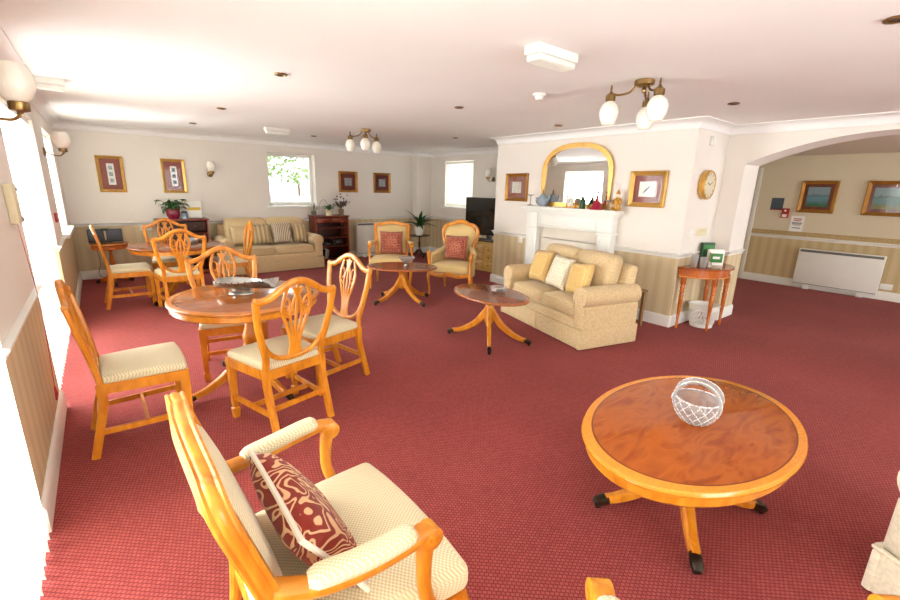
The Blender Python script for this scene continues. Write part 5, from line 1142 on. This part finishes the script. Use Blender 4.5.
plant('trailing green plant in a crimson pot on the sideboard', (0.95, 8.72, 0.96), [(0, 0), (0.07, 0), (0.10, 0.06), (0.105, 0.11), (0.092, 0.155), (0.10, 0.17), (0.088, 0.17), (0.08, 0.14), (0, 0.14)], PINKPOT, LEAF_D, 80, 0.085, 0.055, (-40, 40), 0.17, 0.19, 0.5)
plant('lily with long arching leaves in a white pot on the dark tripod table', (5.72, 8.3, 0.51), [(0, 0), (0.08, 0), (0.10, 0.1), (0.115, 0.2), (0.105, 0.2), (0.095, 0.17), (0, 0.17)], WHITEP, LEAF_D, 30, 0.36, 0.08, (25, 88), 0.2, 0.06, 0.75)
plant('small green fern in a cream basket with a hoop handle on the bookcase', (3.72, 8.70, 0.97), [(0, 0), (0.07, 0), (0.085, 0.11), (0.078, 0.11), (0.07, 0.09), (0, 0.09)], CREAMP, LEAF, 46, 0.09, 0.028, (15, 85), 0.11, 0.06, 0.4)
t = [o for o in COL.objects if o.name.startswith('potted_plant')][-1]
mb = MB(); mb.tube([(0.08*math.cos(0)*0+0.1*math.cos(a)-0.12, 0.0, 0.1+0.22*math.sin(a)) for a in [PI*i/16 for i in range(17)]], 0.004, 6, up=(0, 1, 0)); mb.build('hoop_handle', TERRA, t)
plant('small sprig plant in a grey pot at the window end of the bookcase', (3.42, 8.78, 0.97), [(0, 0), (0.045, 0), (0.055, 0.085), (0.048, 0.085), (0.04, 0.07), (0, 0.07)], GREYP, LEAF, 7, 0.15, 0.025, (50, 88), 0.08, 0.03, 0.2)
t = plant('dried mauve flower bunch in a brown pot on the bookcase', (4.0, 8.74, 0.97), [(0, 0), (0.05, 0), (0.062, 0.12), (0.056, 0.13), (0.05, 0.11), (0, 0.11)], TERRA, DRYLEAF, 26, 0.19, 0.03, (30, 85), 0.13, 0.08, 0.1)
mb = MB(); mb.lathe([(0, -0.012), (0.012, 0), (0.014, 0.01), (0, 0.02)], n=8); fl = mb.build('bloom', MAUVE, t)
rnd = random.Random(5)
for i in range(26):
    o = fl if i == 0 else fl.copy()
    if i: COL.objects.link(o); o.parent = t
    a = rnd.uniform(0, 2*PI); r = rnd.uniform(0.03, 0.20); o.location = (r*math.cos(a), r*math.sin(a)*0.7, 0.16+0.24*rnd.random()+0.03); k = rnd.uniform(0.8, 1.5); o.scale = (k, k, k)

# things on the sideboard and the drum table
t = thing('brochure_stand', 'white brochure stand with a yellow band on the sideboard', 'brochure', (1.28, 8.76, 0.96))
mb = MB(); mb.T = Matrix.Rotation(math.radians(-8), 4, 'X'); mb.rbox((0, 0.02, 0.15), (0.23, 0.02, 0.29), 0.003, 1); mb.box((0, -0.03, 0.012), (0.23, 0.12, 0.004)); mb.build('backing', PAPER, t)
mb = MB(); mb.T = Matrix.Rotation(math.radians(-8), 4, 'X'); mb.box((0, 0.0085, 0.165), (0.2, 0.002, 0.05)); mb.build('band', YELLOWP, t, smooth=False)
mb = MB(); mb.T = Matrix.Rotation(math.radians(-8), 4, 'X'); mb.rbox((0, -0.02, 0.07), (0.2, 0.012, 0.13), 0.002, 1); mb.build('leaflet', PAPER, t)
t = thing('glass_jar', 'small glass jar with a dark lid beside the brochure stand', 'jar', (1.11, 8.70, 0.96))
mb = MB(); mb.lathe([(0, 0), (0.045, 0), (0.05, 0.02), (0.05, 0.09), (0.04, 0.1), (0, 0.1)], n=18); mb.build('jar_body', BLUEG, t); mb = MB(); mb.lathe([(0, 0.1), (0.042, 0.1), (0.042, 0.125), (0, 0.127)], n=18); mb.build('lid', INK, t)
t = thing('radio_set', 'black radio set with two angled speaker panels on the drum table', 'radio', (0.0, 8.42, 0.65))
for s_, rz in ((-1, 0.12), (1, -0.12)):
    mb = MB(); mb.T = Matrix.Translation((s_*0.108, 0, 0)) @ Matrix.Rotation(rz, 4, 'Z') @ Matrix.Rotation(math.radians(-10), 4, 'X'); mb.rbox((0, 0.02, 0.105), (0.2, 0.05, 0.2), 0.006, 1); sp = mb.build('speaker', BLACK, t)
    mb = MB(); mb.T = Matrix.Translation((s_*0.108, 0, 0)) @ Matrix.Rotation(rz, 4, 'Z') @ Matrix.Rotation(math.radians(-10), 4, 'X'); mb.rbox((0, -0.007, 0.105), (0.17, 0.006, 0.16), 0.002, 1); mb.build('grille', plain('speaker_cloth', '#3c3c42', 0.8), sp)
mb = MB(); mb.rbox((0, 0.03, 0.19), (0.1, 0.04, 0.04), 0.006, 1); mb.build('top_display', BLACK, t); mb = MB(); mb.rbox((0, 0.03, 0.0125), (0.16, 0.12, 0.024), 0.006, 1); mb.build('control_unit', BLACK, t)
mb = MB(); mb.tube(bez([(-0.12, 0.06, 0.03), (-0.14, 0.24, 0.03), (-0.15, 0.31, 0.0), (-0.12, 0.38, -0.35), (-0.16, 0.42, -0.55), (-0.05, 0.36, -0.628), (0.1, 0.3, -0.632)], 6), 0.004, 6); mb.build('cable', BLACK, t)

# ------------------------------------------------------------------ television on the pine chest
t = thing('drawer_chest', 'pine chest of drawers under the television', 'chest', (6.03, 6.22, 0), math.radians(-82))
mb = MB(); mb.rbox((0, 0, 0.29), (1.0, 0.46, 0.5), 0.006, 1); mb.rbox((0, 0.01, 0.03), (0.98, 0.42, 0.06), 0.004, 1); mb.build('carcass', PINE, t); mb = MB(); mb.rbox((0, -0.005, 0.56), (1.04, 0.5, 0.035), 0.008, 2); mb.build('top', PINE, t)
for c in (-1, 1):
    for r in range(3):
        mb = MB(); mb.rbox((c*0.245, -0.236, 0.13+r*0.155), (0.47, 0.02, 0.145), 0.006, 1); dr = mb.build('drawer', PINE, t)
        for k in (-0.1, 0.1):
            mb = MB(); mb.T = Matrix.Translation((c*0.245+k, -0.246, 0.13+r*0.155)) @ Matrix.Rotation(PI/2, 4, 'X'); mb.lathe([(0, 0), (0.008, 0), (0.018, 0.012), (0.016, 0.022), (0, 0.026)], n=12); mb.build('knob', OAKGREY, dr)
t = thing('television', 'large black flat-screen television on the pine chest', 'television', (6.03, 6.30, 0.578), math.radians(-82))
mb = MB(); mb.rbox((0, 0, 0.47), (1.24, 0.05, 0.74), 0.01, 2); mb.build('casing', BLACK, t); mb = MB(); mb.box((0, -0.0262, 0.475), (1.20, 0.002, 0.69)); mb.build('screen', BLACKG, t, smooth=False)
mb = MB(); mb.rbox((0, 0, 0.006), (0.5, 0.22, 0.012), 0.004, 1); mb.rbox((0, 0.01, 0.06), (0.12, 0.03, 0.1), 0.004, 1); mb.build('stand', BLACK, t)
t = thing('soundbar', 'low black box under the television screen', 'speaker', (5.87, 6.20, 0.578), math.radians(-82)); mb = MB(); mb.rbox((0, 0, 0.03), (0.5, 0.07, 0.06), 0.008, 1); mb.build('body', BLACK, t); mb = MB(); mb.box((0, -0.036, 0.03), (0.46, 0.002, 0.012)); mb.build('trim_line', CHROME, t, smooth=False)

# ------------------------------------------------------------------ half-moon console table and what is on and under it
t = thing('console_table', 'half-moon cherry wood console table against the return wall', 'table', (5.69, YF2-0.025, 0))
def half(r, n=24): return [(r*math.cos(PI+PI*i/n), (r*0.95)*math.sin(PI+PI*i/n)) for i in range(n+1)]
mb = MB(); mb.prism(half(0.44), 'z', 0.735, 0.757); mb.build('table_top', table_top_mat('console_top', '#8a3c16', '#a04c1e', '#a9551f', 0.9), t)
mb = MB(); mb.prism(half(0.405), 'z', 0.635, 0.735); mb.build('apron', CONSOLE_W, t)
mb = MB(); mb.sweep([(p[0], p[1], 0.645) for p in half(0.408)], rect(0.012, 0.008)); mb.build('bead', YEW_PALE, t)
tl = [(0.0, 0), (0.012, 0), (0.016, 0.03), (0.013, 0.06), (0.018, 0.07), (0.014, 0.08), (0.022, 0.3), (0.026, 0.42), (0.02, 0.44), (0.028, 0.46), (0.022, 0.48), (0.028, 0.5), (0.026, 0.52), (0.022, 0.55), (0.0, 0.55)]
for (lx, ly) in ((-0.365, -0.05), (0.365, -0.05), (-0.185, -0.325), (0.19, -0.325)):
    mb = MB(); mb.lathe(tl, (lx, ly, 0), 14); mb.rbox((lx, ly, 0.60), (0.05, 0.05, 0.11), 0.003, 1); mb.build('leg', CONSOLE_W, t)
t = thing('leaflet_box', 'green and white leaflet box standing on the console table', 'box', (5.80, YF2-0.20, 0.757), math.radians(-48))
mb = MB(); mb.rbox((0, 0, 0.095), (0.17, 0.07, 0.19), 0.003, 1); mb.build('box', PAPER, t); mb = MB(); mb.rbox((0, -0.036, 0.09), (0.14, 0.002, 0.11), 0.0005, 1); mb.build('front_print', GREENP, t); mb = MB(); mb.rbox((0, -0.0375, 0.092), (0.08, 0.002, 0.03), 0.0005, 1); mb.build('white_band', PAPER, t)
t = thing('leaflet_box', 'tall dark green leaflet box behind the green and white one', 'box', (5.83, YF2-0.085, 0.757), math.radians(-30))
mb = MB(); mb.rbox((0, 0, 0.13), (0.16, 0.05, 0.26), 0.003, 1); mb.build('box', DKGREEN, t); mb = MB(); mb.rbox((0, -0.026, 0.2), (0.13, 0.002, 0.06), 0.0005, 1); mb.build('front_print', GREENP, t)
for i, (xx, yy, hh, m_, lab) in enumerate(((5.40, -0.13, 0.15, CRYSTAL, 'clear glass tumbler at the fireplace corner of the console table'), (5.48, -0.20, 0.12, CRYSTAL, 'short clear tumbler between the taller glass and the silver bell'))):
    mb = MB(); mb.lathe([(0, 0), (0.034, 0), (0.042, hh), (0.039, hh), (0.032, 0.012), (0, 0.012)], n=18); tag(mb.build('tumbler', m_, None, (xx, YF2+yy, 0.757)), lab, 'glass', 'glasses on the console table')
t = thing('hand_bell', 'small silver hand bell with a slim handle on the console table', 'bell', (5.58, YF2-0.22, 0.757)); mb = MB(); mb.lathe([(0, 0), (0.045, 0), (0.04, 0.012), (0.03, 0.05), (0.015, 0.07), (0, 0.072)], n=18); mb.build('bell_body', CHROME, t); mb = MB(); mb.lathe([(0, 0.07), (0.006, 0.07), (0.008, 0.11), (0.005, 0.15), (0.009, 0.165), (0, 0.175)], n=10); mb.build('handle', BRASS, t)
t = thing('laundry_basket', 'round white plastic waste basket with pierced sides under the console table', 'basket', (5.69, 2.045, 0))
R0, R1, Hb = 0.125, 0.165, 0.28; n = 40
mb = MB(); mb.lathe([(0, 0), (R0, 0), (R0+0.006, 0.05), (R0+0.002, 0.05), (R0-0.004, 0.006), (0, 0.006)], n=n); mb.lathe([(R1-0.012, Hb-0.07), (R1, Hb-0.01), (R1+0.012, Hb-0.008), (R1+0.012, Hb), (R1-0.004, Hb), (R1-0.015, Hb-0.07)], n=n, caps=False); mb.build('shell', WHITEP, t)
mb = MB()
for i in range(24):
    for sg in (-1, 1):
        pts = []
        for k in range(5): z = 0.045+(Hb-0.11)*k/4; r = R0+(R1-R0)*z/Hb-0.001; a = 2*PI*i/24+sg*0.5*k/4; pts.append((r*math.cos(a), r*math.sin(a), z))
        mb.tube(pts, 0.0055, 5)
mb.build('lattice', WHITEP, t)
# nest of side tables tucked behind the sofa arm
t = thing('side_table', 'brown wooden nest table tucked behind the sofa arm against the dado', 'table', (4.93, 2.70, 0), math.radians(-12))
mb = MB(); mb.rbox((0, 0, 0.44), (0.36, 0.42, 0.025), 0.004, 1); mb.build('table_top', OAKGREY, t)
for a in (-0.15, 0.15):
    for c in (-0.18, 0.18): mb = MB(); mb.box((a, c, 0.213), (0.035, 0.035, 0.427)); mb.build('leg', OAKGREY, t, smooth=False)

# ------------------------------------------------------------------ glass and silver on the tables
t = thing('glass_basket', 'cut crystal basket with a hoop handle on the large coffee table', 'bowl', (2.135, 0.72, 0.511), math.radians(105))
prof = [(0, 0.0), (0.045, 0.0), (0.065, 0.012), (0.092, 0.05), (0.104, 0.09), (0.100, 0.125), (0.094, 0.125), (0.096, 0.09), (0.082, 0.052), (0.055, 0.02), (0, 0.016)]
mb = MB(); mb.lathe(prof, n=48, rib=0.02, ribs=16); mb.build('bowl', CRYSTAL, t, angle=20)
m, nt, b = new_mat('white_sparkle_glass'); b.inputs['Base Color'].default_value = (0.9, 0.9, 0.9, 1); b.inputs['Roughness'].default_value = 0.1; b.inputs['Alpha'].default_value = 0.55; b.inputs['Coat Weight'].default_value = 0.5  # white colour stands in for the glints of cut glass
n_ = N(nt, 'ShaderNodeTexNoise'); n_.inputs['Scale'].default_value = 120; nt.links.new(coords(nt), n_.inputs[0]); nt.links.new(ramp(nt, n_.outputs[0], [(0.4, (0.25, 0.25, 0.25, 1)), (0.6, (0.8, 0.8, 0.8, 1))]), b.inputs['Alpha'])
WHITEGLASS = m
mb = MB()       # cut diamond lattice on the bowl, white tubes imitating its sparkle
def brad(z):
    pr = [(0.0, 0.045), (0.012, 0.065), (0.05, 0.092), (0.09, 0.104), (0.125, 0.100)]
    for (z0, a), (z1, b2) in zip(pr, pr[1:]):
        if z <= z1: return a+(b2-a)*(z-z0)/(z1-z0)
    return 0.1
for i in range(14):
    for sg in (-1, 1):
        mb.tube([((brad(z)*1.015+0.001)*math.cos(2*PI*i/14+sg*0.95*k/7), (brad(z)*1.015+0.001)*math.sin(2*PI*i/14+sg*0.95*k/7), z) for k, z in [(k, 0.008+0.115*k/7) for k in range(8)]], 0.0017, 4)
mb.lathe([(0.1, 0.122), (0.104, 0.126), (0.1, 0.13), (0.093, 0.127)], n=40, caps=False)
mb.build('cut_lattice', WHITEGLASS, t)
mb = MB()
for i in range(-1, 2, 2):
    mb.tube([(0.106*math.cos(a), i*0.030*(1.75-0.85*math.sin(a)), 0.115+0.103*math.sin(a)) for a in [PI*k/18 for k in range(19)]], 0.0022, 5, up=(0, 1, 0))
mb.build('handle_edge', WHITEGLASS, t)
mb = MB(); mb.sweep([(0.098*math.cos(a), 0, 0.115+0.095*math.sin(a)) for a in [PI*i/18 for i in range(19)]], rrect(0.014, 0.07, 0.4), [(1, 1.7-0.8*math.sin(PI*i/18)) for i in range(19)], up=(0, 1, 0)); mb.build('handle', CRYSTAL, t, angle=20)
t = thing('glass_ashtray', 'low round cut glass ashtray on the coffee table by the sofa', 'ashtray', (3.25, 3.20, 0.52))
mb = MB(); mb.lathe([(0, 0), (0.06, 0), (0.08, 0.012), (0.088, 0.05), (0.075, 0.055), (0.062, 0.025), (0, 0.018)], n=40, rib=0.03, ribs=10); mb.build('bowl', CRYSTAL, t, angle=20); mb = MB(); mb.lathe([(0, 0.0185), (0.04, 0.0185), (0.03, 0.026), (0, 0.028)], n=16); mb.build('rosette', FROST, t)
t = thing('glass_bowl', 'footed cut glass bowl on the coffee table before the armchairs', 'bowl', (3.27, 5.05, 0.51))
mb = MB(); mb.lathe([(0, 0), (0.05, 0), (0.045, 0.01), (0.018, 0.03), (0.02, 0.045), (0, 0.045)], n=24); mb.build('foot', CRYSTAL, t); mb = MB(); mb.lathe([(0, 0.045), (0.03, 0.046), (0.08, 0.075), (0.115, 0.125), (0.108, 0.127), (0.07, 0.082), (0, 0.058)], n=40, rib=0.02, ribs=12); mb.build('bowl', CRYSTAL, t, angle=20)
# silver fish-shaped dish
t = thing('fish_dish', 'silver fish-shaped dish with a scalloped rim on the dining table', 'dish', (0.80, 3.56, 0.746), math.radians(-36))
def fish(s_): # half-width along the body, s from nose 0 to tail 1
    return 0.125*math.sin(PI*min(1, s_/0.8)**0.75)**0.7 if s_ < 0.78 else 0.028+0.09*((s_-0.78)/0.22)
n, m_ = 22, 9; vs_ = []; fs = []
for lay in (0, 1):
    for i in range(n+1):
        s_ = i/n; hwid = max(0.006, fish(max(0.01, s_)));
        for j in range(m_):
            u = -1+2*j/(m_-1); sc = 1+0.05*math.sin(i*3.1)*(abs(u) > 0.9)
            z = 0.042+0.06*u*u+0.02*abs(s_-0.45)-lay*0.006; vs_.append(((s_-0.5)*0.46, u*hwid*sc, z))
for lay in (0, 1):
    o_ = lay*(n+1)*m_
    for i in range(n):
        for j in range(m_-1): fs.append((o_+i*m_+j, o_+(i+1)*m_+j, o_+(i+1)*m_+j+1, o_+i*m_+j+1))
edge = [i*m_ for i in range(n+1)]+[n*m_+j for j in range(1, m_)]+[i*m_+m_-1 for i in range(n-1, -1, -1)]+[j for j in range(m_-2, 0, -1)]
for a in range(len(edge)): b2 = edge[(a+1) % len(edge)]; fs.append((edge[a], b2, b2+(n+1)*m_, edge[a]+(n+1)*m_))
mb = MB(); mb.add(vs_, fs); mb.build('dish', PEWTER, t, angle=50)
mb = MB(); mb.lathe([(0, 0), (0.075, 0), (0.07, 0.01), (0.05, 0.02), (0.055, 0.042), (0, 0.042)], (-0.03, 0, 0), 24, sx=1.3, sy=0.8); mb.build('foot', PEWTER, t)
mb = MB()
for i in range(1, n-1, 2):
    for sg in (-1, 1): s_ = i/n; mb.lathe([(0, -0.007), (0.007, 0), (0, 0.007)], ((s_-0.5)*0.46, sg*fish(s_)*1.02, 0.106), 6)
mb.build('scalloped_rim', BRONZE, t)['kind'] = 'stuff'
t = thing('glass_posy_bowl', 'small clear posy bowl on the dining table by the sideboard', 'bowl', (0.95, 7.05, 0.74)); mb = MB(); mb.lathe([(0, 0), (0.05, 0), (0.075, 0.03), (0.07, 0.075), (0.064, 0.075), (0.065, 0.035), (0, 0.012)], n=24); mb.build('bowl', CRYSTAL, t); mb = MB(); mb.lathe([(0, 0.0125), (0.05, 0.02), (0.06, 0.05), (0, 0.055)], n=16); mb.build('filling', GREYP, t)
